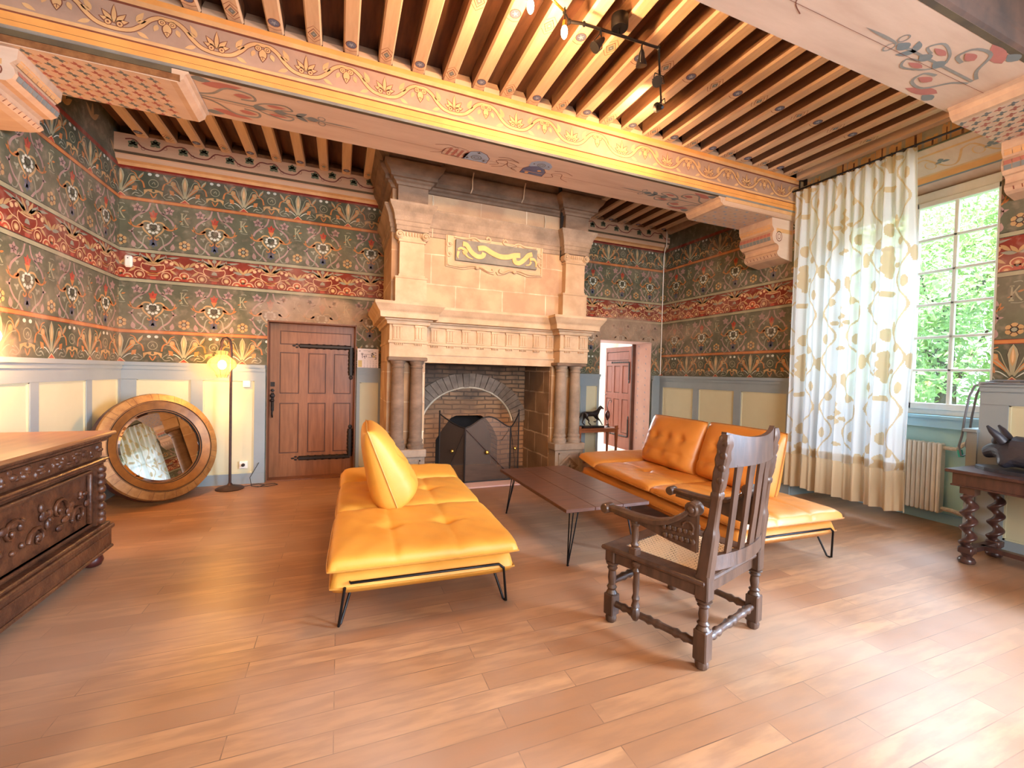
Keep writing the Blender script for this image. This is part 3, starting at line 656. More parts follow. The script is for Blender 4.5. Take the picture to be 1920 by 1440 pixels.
# ------------------------------------------------------------------ wainscot
def wainscot(name, mapf, x0, x1, panels, foot='dado', fh=.13):
    """mapf(u, out, z)"""
    mb = MB()
    def bx(u0, u1, d0, d1, z0, z1, m, bev=0):
        c = [mapf(u, d, z) for z in (z0, z1) for u, d in ((u0, d0), (u1, d0), (u1, d1), (u0, d1))]
        ids = [mb.vert(q) for q in c]
        for q in ((0, 1, 2, 3), (4, 5, 6, 7), (0, 1, 5, 4), (1, 2, 6, 5), (2, 3, 7, 6), (3, 0, 4, 7)): mb.idx([ids[i] for i in q], m)
    bx(x0, x1, 0, .012, .1, 1.42, 'dado_panel')
    bx(x0, x1, 0, .040, 0, fh, foot); bx(x0, x1, 0, .032, 1.285, 1.42, 'dado')
    bx(x0, x1, 0, .075, 1.445, 1.485, 'dado'); bx(x0, x1, 0, .05, 1.40, 1.446, 'dado')
    e = [x0]
    for a, b in sorted(panels): e += [a, b]
    e.append(x1)
    for i in range(0, len(e), 2):
        if e[i+1]-e[i] > .005: bx(e[i], e[i+1], 0, .032, fh, 1.287, 'dado')
    for a, b in panels:     # panel mouldings
        for s_, (u0, u1, z0, z1) in enumerate(((a, b, 1.275, 1.288), (a, b, fh, fh+.015), (a, a+.014, fh, 1.288), (b-.014, b, fh, 1.288))):
            bx(u0, u1, .0, .024, z0, z1, 'dado_panel')
    return mb.build(name, structure=True)
mb_ = lambda u, d, z: (u, YB-d, z)
wainscot('trim_1', mb_, XL, D1[0]-.01, [(-2.16, -1.64), (-1.52, -.98)])
wainscot('trim_2', mb_, D1[1]+.01, .53, [(.262, .50)])
wainscot('trim_3', mb_, 3.17, D2[0]-.01, [(3.30, 3.70), (3.81, 4.02)], foot='jamb_wood', fh=.16)
wainscot('trim_4', mb_, D2[1]+.02, XR, [])
wainscot('trim_5', lambda u, d, z: (XL+d, u, z), -1, YB-.03, [(5.59, 6.15), (4.76, 5.49), (3.95, 4.655), (3.12, 3.84), (2.3, 3.0)])
wainscot('trim_6', lambda u, d, z: (XR-d, u, z), WY1, YB-.03, [(5.42, 6.13), (4.64, 5.30), (3.84, 4.52)])
wainscot('trim_7', lambda u, d, z: (XR-d, u, z), .2, WY0+.06, [(1.30, 1.86), (.55, 1.15)])
# low boxed panel on the near side of the window recess
mb = MB(); mb.box(XR-.05, XR+.50, WY0+.06, WY0+.13, 0, 1.03, 'dado'); mb.box(XR-.08, XR+.50, WY0+.05, WY0+.15, 1.03, 1.06, 'dado', bev=.005); mb.build('trim_8', structure=True)

# cornice along the back wall: moulded timber plate with ivy
def cornice(name, x0, x1):
    mb = MB(); pr = [(YB, 3.685), (YB-.045, 3.69), (YB-.06, 3.72), (YB-.10, 3.735), (YB-.115, 3.775), (YB-.13, 3.785), (YB-.13, 3.80), (YB-.14, 3.81), (YB-.14, 4.0), (YB, 4.0)]
    mats = ['b_crimson', 'b_ochre', 'b_ochre', 'b_base', 'b_base', 'b_dark', 'b_dark', 'b_base', 'b_base', 'b_base']
    a = [mb.vert((x0, y, z)) for y, z in pr]; b = [mb.vert((x1, y, z)) for y, z in pr]
    for i in range(len(pr)): mb.idx([a[i], a[(i+1) % len(pr)], b[(i+1) % len(pr)], b[i]], mats[i])
    mb.idx(a, 'b_base'); mb.idx(b, 'b_base')
    p = Paint(lambda u, v, l: (u, YB-.14-l, 3.81+v)); p.lim = (x0, x1, 0, .19)
    for k in range(int((x1-x0)/.46)+2):
        p.at(x0+.1+k*.46, 0)
        p.stroke([(0, .13), (.08, .14), (.15, .07), (.23, .05), (.31, .06), (.38, .13), (.46, .13)], .013, 'b_maroon', 2)
        for cx, cy in ((.07, .085), (.27, .125)):
            for a_ in (90, 150, 30, 215, 325): p.leaf(cx, cy, a_, .055, .045, 'b_leaf', 3)
            p.ring(cx+.09, cy-.03, .018, .004, 'b_maroon', 2)
    p.emit(mb)
    return mb.build(name, structure=True)
cornice('trim_9', XL, .56); cornice('trim_10', 3.14, XR)

# ------------------------------------------------------------------ beams
def scroll_motif(p, T_=.59, hgt=.2):
    # origin bottom of band at a peak; one period
    p.stroke([(0, .175), (.05, .172), (.10, .14), (.15, .08), (.21, .035), (.295, .022), (.38, .035), (.44, .08), (.49, .14), (.54, .172), (.59, .175)], .036, 'b_line', 2)
    p.stroke([(0, .175), (.05, .172), (.10, .14), (.15, .08), (.21, .035), (.295, .022), (.38, .035), (.44, .08), (.49, .14), (.54, .172), (.59, .175)], .026, 'b_ochre', 3)
    for r_, c_, l in ((.026, 'b_line', 3), (.021, 'b_ochre', 4), (.011, 'b_line', 5), (.007, 'b_ochre', 6)): p.circ(.03, .145, r_, c_, l, both=True, n=10)
    p.leaf(0, .15, -90, .11, .062, 'b_line', 4); p.leaf(0, .145, -90, .098, .05, 'b_ochre', 5); p.stroke([(-.018, .075), (0, .085), (.018, .075)], .004, 'b_line', 6); p.stroke([(0, .085), (0, .06)], .004, 'b_line', 6, sub=1)
    p.leaf(.055, .12, -70, .055, .03, 'b_ochre', 4, True)
    p.leaf(.17, .035, -155, .075, .03, 'b_ochre', 3, True)
    q = p.o; p.at(q[0]+.295, q[1], 1, 1)
    p.leaf(0, .05, 90, .13, .036, 'b_line', 4); p.leaf(0, .055, 90, .12, .026, 'b_ochre', 5)
    for a, L_ in ((50, .10), (18, .085)): p.leaf(.004, .055, a, L_, .042, 'b_line', 3, True); p.leaf(.006, .057, a, L_-.01, .03, 'b_ochre', 4, True)
    for r_, c_, l in ((.022, 'b_line', 5), (.017, 'b_ochre', 6), (.007, 'b_line', 7)): p.circ(.032, .052, r_, c_, l, both=True, n=9)
    p.leaf(.12, .10, 60, .085, .034, 'b_ochre', 3, True); p.leaf(.125, .095, 25, .06, .024, 'b_ochre', 3, True)
def arabesque(p):   # symmetrical about v=0, running to +u
    for s_ in (1, -1):
        p.stroke([(0, .02*s_), (.10, .06*s_), (.2, .16*s_), (.34, .15*s_), (.36, .08*s_), (.27, .06*s_)], .018, 'b_greyline', 2)
        p.leaf(.05, .15*s_, 12*s_, .26, .07, 'b_rose', 1.5)
        p.leaf(.23, .10*s_, 5*s_, .12, .05, 'b_rose', 3)
        p.stroke([(.35, .02*s_), (.42, .07*s_), (.55, .10*s_), (.60, .05*s_), (.52, .03*s_)], .014, 'b_greyline', 2)
        p.leaf(.43, .055*s_, 3*s_, .13, .034, 'b_rose', 3)
        p.leaf(.0, .2*s_, 0, .12, .06, 'b_slate', 2); p.leaf(.62, .0, 35*s_, .10, .045, 'b_slate', 2)
    p.stroke([(0, 0), (.7, 0)], .016, 'b_greyline', 2, sub=1)
    for u in (.36, .5, .72): p.leaf(u-.03, 0, 0, .10, .06, 'b_slate', 3)
    p.leaf(.78, 0, 0, .30, .018, 'b_greyline', 2); p.ring(.80, .035, .025, .008, 'b_greyline', 2, ry=.03); p.ring(.80, -.035, .025, .008, 'b_greyline', 2)
def shield(p, kind):
    # local: point towards -v
    base = [(-.13, .10), (.13, .10), (.13, -.02), (.08, -.10), (0, -.14), (-.08, -.10), (-.13, -.02)]
    p.poly(base, 'b_line', 2)
    ins = lambda k: [(x*k, y*k) for x, y in base]
    if kind == 0:
        p.poly(ins(.95), 'b_sky', 3); p.ring(0, .01, .05, .012, 'b_slate', 4); p.ring(0, .01, .025, .008, 'b_slate', 4)
        for x, y in ((-.085, .05), (.085, .05), (.0, -.1)):
            for a in (0, 90, 180, 270): p.leaf(x, y, a, .022, .012, 'b_dark', 4)
        for i in range(4): p.poly([(-.30+i*.055, .08), (-.272+i*.055, .08), (-.25+i*.055, -.08), (-.278+i*.055, -.08)], 'b_coral', 3)
        p.stroke([(-.33, .09), (-.1, .09)], .005, 'b_line', 3, sub=1); p.stroke([(-.33, .09), (-.32, -.04), (-.2, -.12), (-.1, -.09)], .005, 'b_line', 3)
    else:
        p.poly(ins(.95), 'b_blue', 3)
        p.stroke([(-.11, .03), (.11, .03)], .008, 'b_ochre', 4, sub=1)
        for x, y in ((-.06, .065), (.05, -.03)): p.circ(x, y, .022, 'b_ochre', 4)
        p.poly([(x*.9+.02, y*.75-.17) for x, y in base], 'b_sky', 2.5); p.ring(.02, -.17, .04, .01, 'b_slate', 4); p.ring(.02, -.17, .02, .008, 'b_slate', 4)
        for x in (-.06, .1): p.circ(x, -.17, .010, 'b_dark', 4, n=6)
    for s_ in (1, -1):
        p.stroke([(.16*s_, .1), (.24*s_, .05), (.2*s_, -.02), (.3*s_, -.06), (.34*s_, .05), (.44*s_, .1)], .006, 'b_line', 2)
        p.stroke([(.2*s_, -.1), (.3*s_, -.13), (.42*s_, -.08)], .006, 'b_line', 2)
def big_beam(name, label, y0, y1, front, group):
    root = thing(name, label, 'beam', ((XL+XR)/2, (y0+y1)/2, 3.57), 0, group)
    mb = MB(root.location); zb = 3.57
    x0, x1 = XL, XR
    # front face profile: plain band, mouldings, painted frieze, top fillet
    pr = [(y0+.02, zb), (y0, zb+.012), (y0, zb+.045), (y0+.004, zb+.05), (y0+.004, zb+.098), (y0-.004, zb+.105), (y0-.004, zb+.128), (y0+.008, zb+.134),
          (y0+.008, zb+.338), (y0-.006, zb+.345), (y0-.014, zb+.375), (y0-.018, zb+.41)]
    mt = ['b_greyline', 'b_gold', 'b_line', 'b_gold', 'b_line', 'b_ochre', 'b_line', 'b_ground', 'b_line', 'b_ochre', 'b_gold']
    if not front: mt = ['deck_front']*11
    for (a, b, m) in zip(pr, pr[1:], mt): mb.face([(x0, *a), (x1, *a), (x1, *b), (x0, *b)], m)
    mb.face([(x0, y0-.018, zb+.41), (x1, y0-.018, zb+.41), (x1, y1+.018, zb+.41), (x0, y1+.018, zb+.41)], 'b_base')
    mb.face([(x0, y0+.02, zb), (x1, y0+.02, zb), (x1, y1, zb), (x0, y1, zb)], 'b_soffit')
    mb.face([(x0, y1, zb), (x1, y1, zb), (x1, y1+.018, zb+.41), (x0, y1+.018, zb+.41)], 'b_base')
    for x in (x0, x1): mb.face([(x, y0, zb), (x, y1, zb), (x, y1, zb+.41), (x, y0, zb+.41)], 'b_base')
    p = Paint(lambda u, v, l: (u, y0+.008-l, zb+.135+v)); p.lim = (x0, x1, .002, .202)
    if front:
        for k in range(-3, 10): scroll_motif(p.at(.02+.59*k, .008, 1, .95))
    p.emit(mb)
    q = Paint(lambda u, v, l: (u, v, zb-l)); q.lim = (x0, x1, y0+.02, y1)
    yc = (y0+y1)/2+.01
    q.poly([(x0, y0+.02), (x1, y0+.02), (x1, y0+.055), (x0, y0+.055)], 'b_dark', 1)
    arabesque(q.at(x0+1.28, yc, 1.1, 1.1)); arabesque(q.at(x1-1.28, yc, -1.1, 1.1))
    if front: shield(q.at(1.22, yc+.03, 1, .85), 0); shield(q.at(1.85, yc+.06, 1, .85), 1)
    else: shield(q.at(2.0, yc, 1, .9), 1)
    q.at(0, 0).stroke([(x0, yc+.04), (0, yc+.03), (2, yc+.05), (x1, yc+.02)], .003, 'b_line', 4)
    q.emit(mb)
    mb.build('timber', root)
    return root
beam1 = big_beam('ceiling_beam', 'great painted ceiling beam with gilt scroll frieze crossing above the fireplace', 3.80, 4.40, True, None)
beam2 = big_beam('ceiling_beam', 'great painted ceiling beam nearest the viewer crossing the top right corner above the window', 1.40, 1.94, False, None)
# timber bolsters under the beam ends, corbels under them
ZBL = 3.478
def bolster(x_in, x_out, y0, y1, label, pattern):
    s = 1 if x_out > x_in else -1; root = thing('beam_bolster', label, 'beam', ((x_in+x_out)/2, (y0+y1)/2, 3.42)); mb = MB(root.location)
    pr = [(x_in, 3.57), (x_in, 3.555), (x_in+s*.02, 3.545), (x_in+s*.03, 3.51), (x_in+s*.07, ZBL), (x_out, ZBL), (x_out, 3.57)]
    ya, yb = y0+.03, y1-.03
    mb.prism(pr, lambda u, v: (u, ya, v), lambda u, v: (u, yb, v), 'b_base')
    # dark fillet on the front edge
    mb.box(min(x_in+s*.1, x_out), max(x_in+s*.1, x_out), ya-.012, ya+.004, 3.53, 3.569, 'b_dark' if pattern == 0 else 'b_ochre')
    mb.box(min(x_in+s*.05, x_out), max(x_in+s*.05, x_out), ya-.006, ya+.004, ZBL+.008, 3.53, 'chest_top' if pattern == 0 else 'b_base')
    p = Paint(lambda u, v, l: (u, v, ZBL-l)); a, b = sorted((x_in+s*.11, x_out)); p.lim = (a, b, ya, yb)
    p.poly([(a, ya), (b, ya), (b, yb), (a, yb)], 'b_soffit', 1)
    cols = (('b_slate', 'b_rose'), ('b_sky', 'b_base'), ('b_slate', 'b_rose'))[pattern]
    n = 9
    for i in range(int((b-a)/.085)):
        for j in range(7):
            x = a+.05+i*.085; y = ya+.045+j*(yb-ya-.05)/6.2+(.02 if i % 2 else 0); c = cols[(i+j) % 2]
            if pattern == 1: p.poly([(x-.018, y-.012), (x+.018, y-.012), (x+.018, y+.012), (x-.018, y+.012)], c, 2)
            else:
                for k in (0, 60, 180, 240): p.leaf(x, y, k+20, .036, .02, c, 2)
                p.stroke([(x+.02, y+.03), (x+.035, y+.02), (x+.03, y)], .005, 'b_ochre', 2)
    p.emit(mb); mb.build('painted_timber', root)
bolster(-1.04, XL, 3.80, 4.40, 'painted bolster with diaper pattern under the left end of the great beam', 0)
bolster(4.05, XR, 3.80, 4.40, 'chequered painted bolster under the right end of the beam by the curtain', 1)
bolster(4.30, XR, 1.40, 1.94, 'star patterned painted bolster in the top right corner above the window', 2)
def corbel(x_wall, s, y0, y1, label):
    root = thing('beam_corbel', label, 'corbel', (x_wall, (y0+y1)/2, 3.0)); mb = MB(root.location)
    # scrolled profile, measured out from the wall
    KX, KZ = ((.56, .86) if y0 < 2 else (.84, 1.0)) if s > 0 else (.80, .70); pr = [(0, 3.477), (.46, 3.477), (.45, 3.38), (.42, 3.35), (.405, 3.33), (.43, 3.30), (.44, 3.25), (.42, 3.20), (.38, 3.17), (.33, 3.165), (.30, 3.14), (.30, 3.10), (.32, 3.08), (.33, 3.05), (.30, 3.02), (.24, 3.0), (0, 2.97)]
    zz = lambda v: 3.477-(3.477-v)*KZ
    pts = [(x_wall-s*u*KX, zz(v)) for u, v in pr]
    mb.prism(pts, lambda u, v: (u, y0, v), lambda u, v: (u, y1, v), 'b_soffit', side='b_base')
    p = Paint(lambda u, v, l: (x_wall-s*(u*KX), y0-l, zz(v)), lift=.001)
    p.at(0, 0).ring(.30, 3.26, .06, .010, 'b_line', 1); p.ring(.30, 3.26, .03, .008, 'b_line', 1); p.poly([(.02, 3.36), (.36, 3.36), (.36, 3.31), (.02, 3.31)], 'b_ochre', 1)
    p.emit(mb)
    # painted stripe on the bulging face
    y = y0+.03
    k = 0
    while y < y1-.05:
        for (a, b, c) in (((.455, 3.395), (.425, 3.345), 'b_ochre'), ((.437, 3.295), (.441, 3.255), 'b_coral'), ((.441, 3.25), (.425, 3.205), 'b_slate'), ((.332, 3.055), (.305, 3.025), 'b_line')):
            w = .045 if c != 'b_line' else .008
            mb.face([(x_wall-s*(a[0]*KX+.0015), y, zz(a[1])), (x_wall-s*(a[0]*KX+.0015), y+w, zz(a[1])), (x_wall-s*(b[0]*KX+.0025), y+w, zz(b[1])), (x_wall-s*(b[0]*KX+.0025), y, zz(b[1]))], c)
        y += .05
    mb.build('carved_timber', root)
corbel(XR, 1, 3.86, 4.34, 'scrolled painted corbel with red stripe on the wall left of the curtain')
corbel(XL, -1, 3.86, 4.34, 'scrolled red painted corbel at the far left edge under the great beam')
corbel(XR, 1, 1.46, 1.90, 'scrolled painted corbel at the right edge beside the window')

# joists
ORD = ['first', 'second', 'third', 'fourth', 'fifth', 'sixth', 'seventh', 'eighth', 'ninth', 'tenth', 'eleventh', 'twelfth', 'thirteenth', 'fourteenth', 'fifteenth', 'sixteenth',
       'seventeenth', 'eighteenth', 'nineteenth', 'twentieth', 'twenty-first', 'twenty-second', 'twenty-third', 'twenty-fourth', 'twenty-fifth', 'twenty-sixth', 'twenty-seventh', 'twenty-eighth', 'twenty-ninth']
def joist(x, y0, y1, kind, label, group, ends):
    mb = MB((x, (y0+y1)/2, 3.985)); w = .056; z = 3.985
    prof = [(-w, ZC), (-w, z+.02), (-w+.012, z), (w-.012, z), (w, z+.02), (w, ZC)]
    a = [mb.vert((x+u, y0, v)) for u, v in prof]; b = [mb.vert((x+u, y1, v)) for u, v in prof]
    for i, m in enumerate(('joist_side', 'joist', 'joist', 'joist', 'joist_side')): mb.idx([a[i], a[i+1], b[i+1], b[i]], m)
    mb.idx(a, 'joist'); mb.idx(b, 'joist')
    p = Paint(lambda u, v, l: (x+u, v, z-l))
    for yy in ends:
        if kind:
            p.at(0, yy).circ(0, 0, .042, 'b_line', 1); p.circ(0, 0, .037, 'b_blue', 2)
            for k in range(5): p.leaf(0, 0, 90+72*k, .024, .009, 'b_sky', 3)
            p.stroke([(-.044, .055), (0, .07), (.044, .055)], .004, 'b_line', 1)
        else:
            p.at(0, yy).poly([(0, -.06), (.042, 0), (0, .06), (-.042, 0)], 'b_line', 1); p.poly([(0, -.052), (.036, 0), (0, .052), (-.036, 0)], 'joist', 2)
            p.poly([(0, -.035), (.025, 0), (0, .035), (-.025, 0)], 'b_slate', 3); p.circ(0, 0, .008, 'b_sky', 4, n=6)
            for s_ in (1, -1): p.stroke([(-.044, .04*s_), (0, .085*s_), (.044, .04*s_)], .004, 'b_line', 1, sub=1)
    p.emit(mb)
    ob = mb.build('ceiling_joist'); ob.location = (x, (y0+y1)/2, z); tag(ob, label, 'joist', group)
xs = [.05+.266*k for k in range(-8, 20)]
vis = [x for x in xs if x > -1.2]
for i, x in enumerate(sorted(vis, reverse=True)):
    kd = round((x-.05)/.266) % 2 == 0
    joist(x, 1.94, 3.80, kd, f'painted joist with {"star roundels" if kd else "diamond lozenges"} between the two beams, {ORD[i]} from the window wall', 'joists of the middle bay', (3.68, 2.9, 2.1))
lb = [x for x in xs if x < .5]; rb = [x for x in xs if x > 3.2]; cb_ = [x for x in xs if .5 <= x <= 3.2]
for i, x in enumerate(sorted(lb)):
    joist(x, 4.40, 6.11, i % 2 == 0, f'dark joist above the red door behind the great beam, {ORD[i]} from the left wall', 'joists of the bay by the door', (5.98,))
for i, x in enumerate(sorted(rb, reverse=True)):
    joist(x, 4.40, 6.11, i % 2 == 0, f'joist behind the great beam right of the chimney, {ORD[i]} from the right wall', 'joists of the bay right of the chimney', (5.98,))
# wedge boards closing the gaps between the joists on top of the beams
mb = MB()
allx = sorted(xs)
for x, x2 in zip(allx, allx[1:]):
    a, b = x+.058, x2-.058
    mb.prism([(3.795, 3.982), (3.795, 4.03), (3.87, ZC), (4.33, ZC), (4.405, 4.03), (4.405, 3.982)], lambda u, v, a=a: (a, u, v), lambda u, v, b=b: (b, u, v), 'b_base')
    mb.prism([(1.41, 3.982), (1.41, 4.03), (1.5, ZC), (1.86, ZC), (1.94, 4.03), (1.94, 3.982)], lambda u, v, a=a: (a, u, v), lambda u, v, b=b: (b, u, v), 'b_base')
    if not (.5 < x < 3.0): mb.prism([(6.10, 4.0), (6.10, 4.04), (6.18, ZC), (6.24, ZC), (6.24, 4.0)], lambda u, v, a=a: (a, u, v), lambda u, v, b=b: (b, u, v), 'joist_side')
mb.build('trim_11', structure=True)
# wall plate along the window wall
mb = MB(); mb.box(XR-.09, XR, 1.95, 3.78, 3.955, ZC, 'joist'); mb.box(XR-.09, XR, 4.42, 6.10, 3.96, ZC, 'b_base'); mb.build('trim_12', structure=True)

# ------------------------------------------------------------------ fireplace
def sweep(mb, path, prof, m):
    """path: plan polyline (outward is to the right of travel reversed: left side is the wall); prof [(out, z)]"""
    n = len(path); offs = []
    for i in range(n):
        def nrm(a, b):
            d = (b[0]-a[0], b[1]-a[1]); L_ = hypot(*d); return (-d[1]/L_*-1, d[0]/L_*-1)
        a = nrm(path[i-1], path[i]) if i > 0 else None; b = nrm(path[i], path[i+1]) if i < n-1 else None
        if a is None: offs.append(b)
        elif b is None: offs.append(a)
        else:
            k = 1+a[0]*b[0]+a[1]*b[1]; offs.append(((a[0]+b[0])/k, (a[1]+b[1])/k))
    rows = [[mb.vert((x+ox*o, y+oy*o, z)) for (x, y), (ox, oy) in zip(path, offs)] for o, z in prof]
    for k in range(len(prof)-1):
        mm = m[k] if isinstance(m, (list, tuple)) else m
        for i in range(n-1): mb.idx([rows[k][i], rows[k][i+1], rows[k+1][i+1], rows[k+1][i]], mm)
FP = thing('fireplace', 'monumental carved stone fireplace with paired columns and tall overmantel', 'fireplace', (1.85, 5.7, 0))
fo = FP.location
X0, X1 = .53, 3.17
mb = MB(fo)   # jambs and chimney breast
mb.box(X0, .98, 5.35, YB, 0, 1.57, 'ashlar'); mb.build('jamb', FP); mb = MB(fo); mb.box(2.72, X1, 5.35, YB, 0, 1.57, 'ashlar'); mb.build('jamb', FP)
mb = MB(fo)
mb.box(X0, X1, 5.35, 5.62, 1.565, 2.26, 'stone_warm'); mb.box(X0, .98, 5.62, YB, 1.565, 2.26, 'ashlar'); mb.box(2.72, X1, 5.62, YB, 1.565, 2.26, 'ashlar')
mb.box(X0, .96, 5.16, 5.36, 1.62, 2.26, 'stone_warm'); mb.box(2.74, X1, 5.16, 5.36, 1.62, 2.26, 'stone_warm')
path = [(X0, YB), (X0, 5.16), (.96, 5.16), (.96, 5.35), (2.74, 5.35), (2.74, 5.16), (X1, 5.16), (X1, YB)]
path = [(x, y) for x, y in path]
sweep(mb, path, [(0, 1.775), (.012, 1.78), (.012, 1.808), (.0, 1.812)], 'stone_warm')
mb.box(.96, 2.74, 5.335, 5.36, 1.565, 1.66, 'stone_warm'); mb.box(.96, 2.74, 5.322, 5.36, 1.66, 1.682, 'stone_warm')
# guttae
for x in [1.09+.198*i for i in range(9)]:
    for k in range(5): mb.box(x-.045+k*.02, x-.033+k*.02, 5.326, 5.352, 1.755, 1.778, 'stone_warm')
for x in (.64, .86, 2.85, 3.06):
    for k in range(5): mb.box(x-.045+k*.02, x-.033+k*.02, 5.14, 5.162, 1.755, 1.778, 'stone_warm')
mb.build('lintel', FP)
def trig(x, yf):
    mb = MB(fo)
    mb.box(x-.052, x+.052, yf-.014, yf+.01, 1.812, 1.83, 'stone_warm')
    for k in (-1, 0, 1): mb.box(x+k*.033-.0115, x+k*.033+.0115, yf-.018, yf+.01, 1.83, 1.965, 'stone_warm', bev=.003)
    mb.box(x-.052, x+.052, yf-.011, yf+.01, 1.82, 1.985, 'stone_warm'); mb.box(x-.056, x+.056, yf-.024, yf+.01, 1.965, 1.99, 'stone_warm'); mb.build('triglyph', FP)
for i in range(9): trig(1.09+.198*i, 5.35)
for x in (.62, .87, 2.85, 3.08): trig(x, 5.16)
mb = MB(fo)     # mantel shelf
prof = [(0, 1.99), (.03, 1.995), (.035, 2.03), (.055, 2.04), (.06, 2.055), (.11, 2.06), (.115, 2.11), (.12, 2.125), (.14, 2.15), (.165, 2.19), (.175, 2.205), (.175, 2.235), (0, 2.25)]
sweep(mb, path, prof, 'stone_warm'); mb.build('mantel_shelf', FP)
# plinths, columns, abacus
def plinth(xa, xb):
    mb = MB(fo); mb.box(xa, xb, 5.16, 5.352, 0, .435, 'stone_grey'); mb.box(xa-.02, xb+.015, 5.135, 5.35, .435, .53, 'stone_grey', bev=.01)
    cx = (xa+xb)/2; w = (xb-xa)/2-.05
    for (a, b, c, d) in ((cx-w, cx+w, .385, .40), (cx-w, cx+w, .04, .055), (cx-w, cx-w+.015, .04, .40), (cx+w-.015, cx+w, .04, .40)): mb.box(a, b, 5.148, 5.162, c, d, 'stone_grey')
    # diamond with quatrefoil leaf
    for r, y in ((.15, 5.150), (.115, 5.143)):
        pts = [(0, -r*1.05), (r*1.15, 0), (0, r*1.05), (-r*1.15, 0)]
        mb.prism(pts, lambda u, v, y=y: (cx+u, y, .22+v), lambda u, v: (cx+u, 5.165, .22+v), 'stone_grey' if r > .12 else 'stone_dark')
    p = Paint(lambda u, v, l: (cx+u, 5.141-l*6, .22+v))
    for a in range(0, 360, 45): p.leaf(.0, 0, a, .085 if a % 90 == 0 else .06, .035, 'stone_grey', 1)
    p.ring(0, 0, .025, .012, 'stone_grey', 2); p.emit(mb)
    mb.build('plinth', FP)
    mb = MB(fo); mb.box(xa-.01, xb+.01, 5.145, 5.35, 1.575, 1.62, 'stone_dark', bev=.008); mb.build('abacus', FP)
plinth(.53, .96); plinth(2.71, 3.14)
cp = [(.095, .53), (.095, .545), (.10, .56), (.10, .575), (.09, .585), (.083, .60), (.085, .612), (.09, .62), (.088, .635), (.08, .645), (.076, .66), (.077, .9), (.075, 1.2), (.068, 1.49), (.075, 1.495), (.077, 1.508), (.068, 1.515), (.068, 1.53), (.078, 1.545), (.088, 1.56), (.090, 1.578)]
for x in (.642, .86, 2.81, 3.03):
    mb = MB((x, 5.245, 0)); mb.lathe(cp, (x, 5.245, 0), 'stone_dark' if x < 2 else 'stone_grey', n=28); ob = mb.build('column', None, smooth=40); ob.parent = FP; ob.location = (x-fo.x, 5.245-fo.y, 0)
# overmantel
mb = MB(fo); mb.box(.55, 3.15, 5.29, YB, 2.24, 4.10, 'ashlar'); mb.build('chimney_breast', FP)
for xa, xb in ((.63, .915), (2.81, 3.10)):
    mb = MB(fo)
    mb.box(xa-.045, xb+.03, 5.16, 5.30, 2.24, 2.53, 'stone_warm'); mb.box(xa-.055, xb+.04, 5.15, 5.30, 2.53, 2.555, 'stone_warm', bev=.006)
    mb.box(xa-.01, xb+.01, 5.175, 5.30, 2.555, 2.58, 'stone_warm'); mb.box(xa, xb, 5.185, 5.30, 2.58, 2.955, 'stone_warm')
    mb.box(xa-.015, xb+.015, 5.17, 5.30, 2.955, 2.985, 'stone_warm', bev=.006)
    mb.box(xa+.01, xb-.01, 5.18, 5.30, 2.985, 3.075, 'stone_warm')
    for k in range(7): mb.ball((xa+.045+k*(xb-xa-.09)/6, 5.175, 3.045), .014, .012, .028, 'stone_warm', 8, 5)
    for xx in (xa-.005, xb+.005):     # Ionic volutes
        mb.tube([(xx+(.047-.0028*i)*cos(.7*i)*1, 5.158-.001*i, 3.03+(.047-.0028*i)*sin(.7*i)) for i in range(15)], .011, 'stone_warm', 6)
        mb.lathe([(.046, 0), (.046, .09)], (xx, 5.165, 3.03), 'stone_warm', 14, (1, 0, 0), (0, 0, 1), (0, 1, 0))
        mb.ball((xx, 5.15, 3.03), .014, .012, .014, 'stone_warm', 8, 5)
    mb.build('pilaster', FP)
mb = MB(fo)
path2 = [(.55, YB), (.55, 5.29), (.60, 5.29), (.60, 5.17), (.945, 5.17), (.945, 5.29), (2.78, 5.29), (2.78, 5.17), (3.13, 5.17), (3.13, YB)]
for a, b in ((.60, .945), (2.78, 3.13)): mb.box(a, b, 5.17, 5.3, 3.075, 4.10, 'stone_dark')
sweep(mb, path2, [(0, 3.08), (.012, 3.085), (.012, 3.13), (.022, 3.14), (.024, 3.18), (.034, 3.19), (.04, 3.24), (.055, 3.29), (.085, 3.34), (.095, 3.36), (.095, 3.385), (0, 3.395)], ['stone_grey']*12)
sweep(mb, path2, [(0, 3.59), (.02, 3.595), (.03, 3.62), (.055, 3.635), (.06, 3.655), (.09, 3.66), (.095, 3.70), (.11, 3.72), (.14, 3.75), (.16, 3.79), (.165, 3.81), (.12, 3.815), (.12, 3.85), (.17, 3.90), (.2, 3.96), (.21, 4.10), (0, 4.10)],
      ['stone_dark']*17)
for x in (1.47, 2.15): mb.tube([(x, 5.085, 3.86), (x-.01, 5.10, 3.78), (x+.01, 5.17, 3.70), (x, 5.21, 3.66)], .008, 'mortar_white', 5)
for x, z0_, z1_ in ((1.02, 3.08, 3.40), (1.02, 3.40, 3.60), (1.48, 3.10, 3.36), (1.93, 3.10, 3.36), (2.52, 3.40, 3.60)): mb.tube([(x, 5.275, z0_), (x+.006, 5.265, (z0_+z1_)/2), (x, 5.24 if z0_ < 3.2 else 5.285, z1_-.02)], .006, 'mortar_white', 5)
mb.build('cornice', FP)
mb = MB(fo); mb.tube([(2.62, 5.03, 3.92), (2.64, 5.10, 3.80), (2.72, 5.16, 3.70), (2.76, 5.24, 3.60), (2.775, 5.275, 3.45), (2.77, 5.20, 3.36), (2.765, 5.25, 3.2), (2.77, 5.28, 3.02)], [.03, .02, .018, .022, .025, .016, .014, .008], 'soot', 6); mb.build('soot_crack', FP)
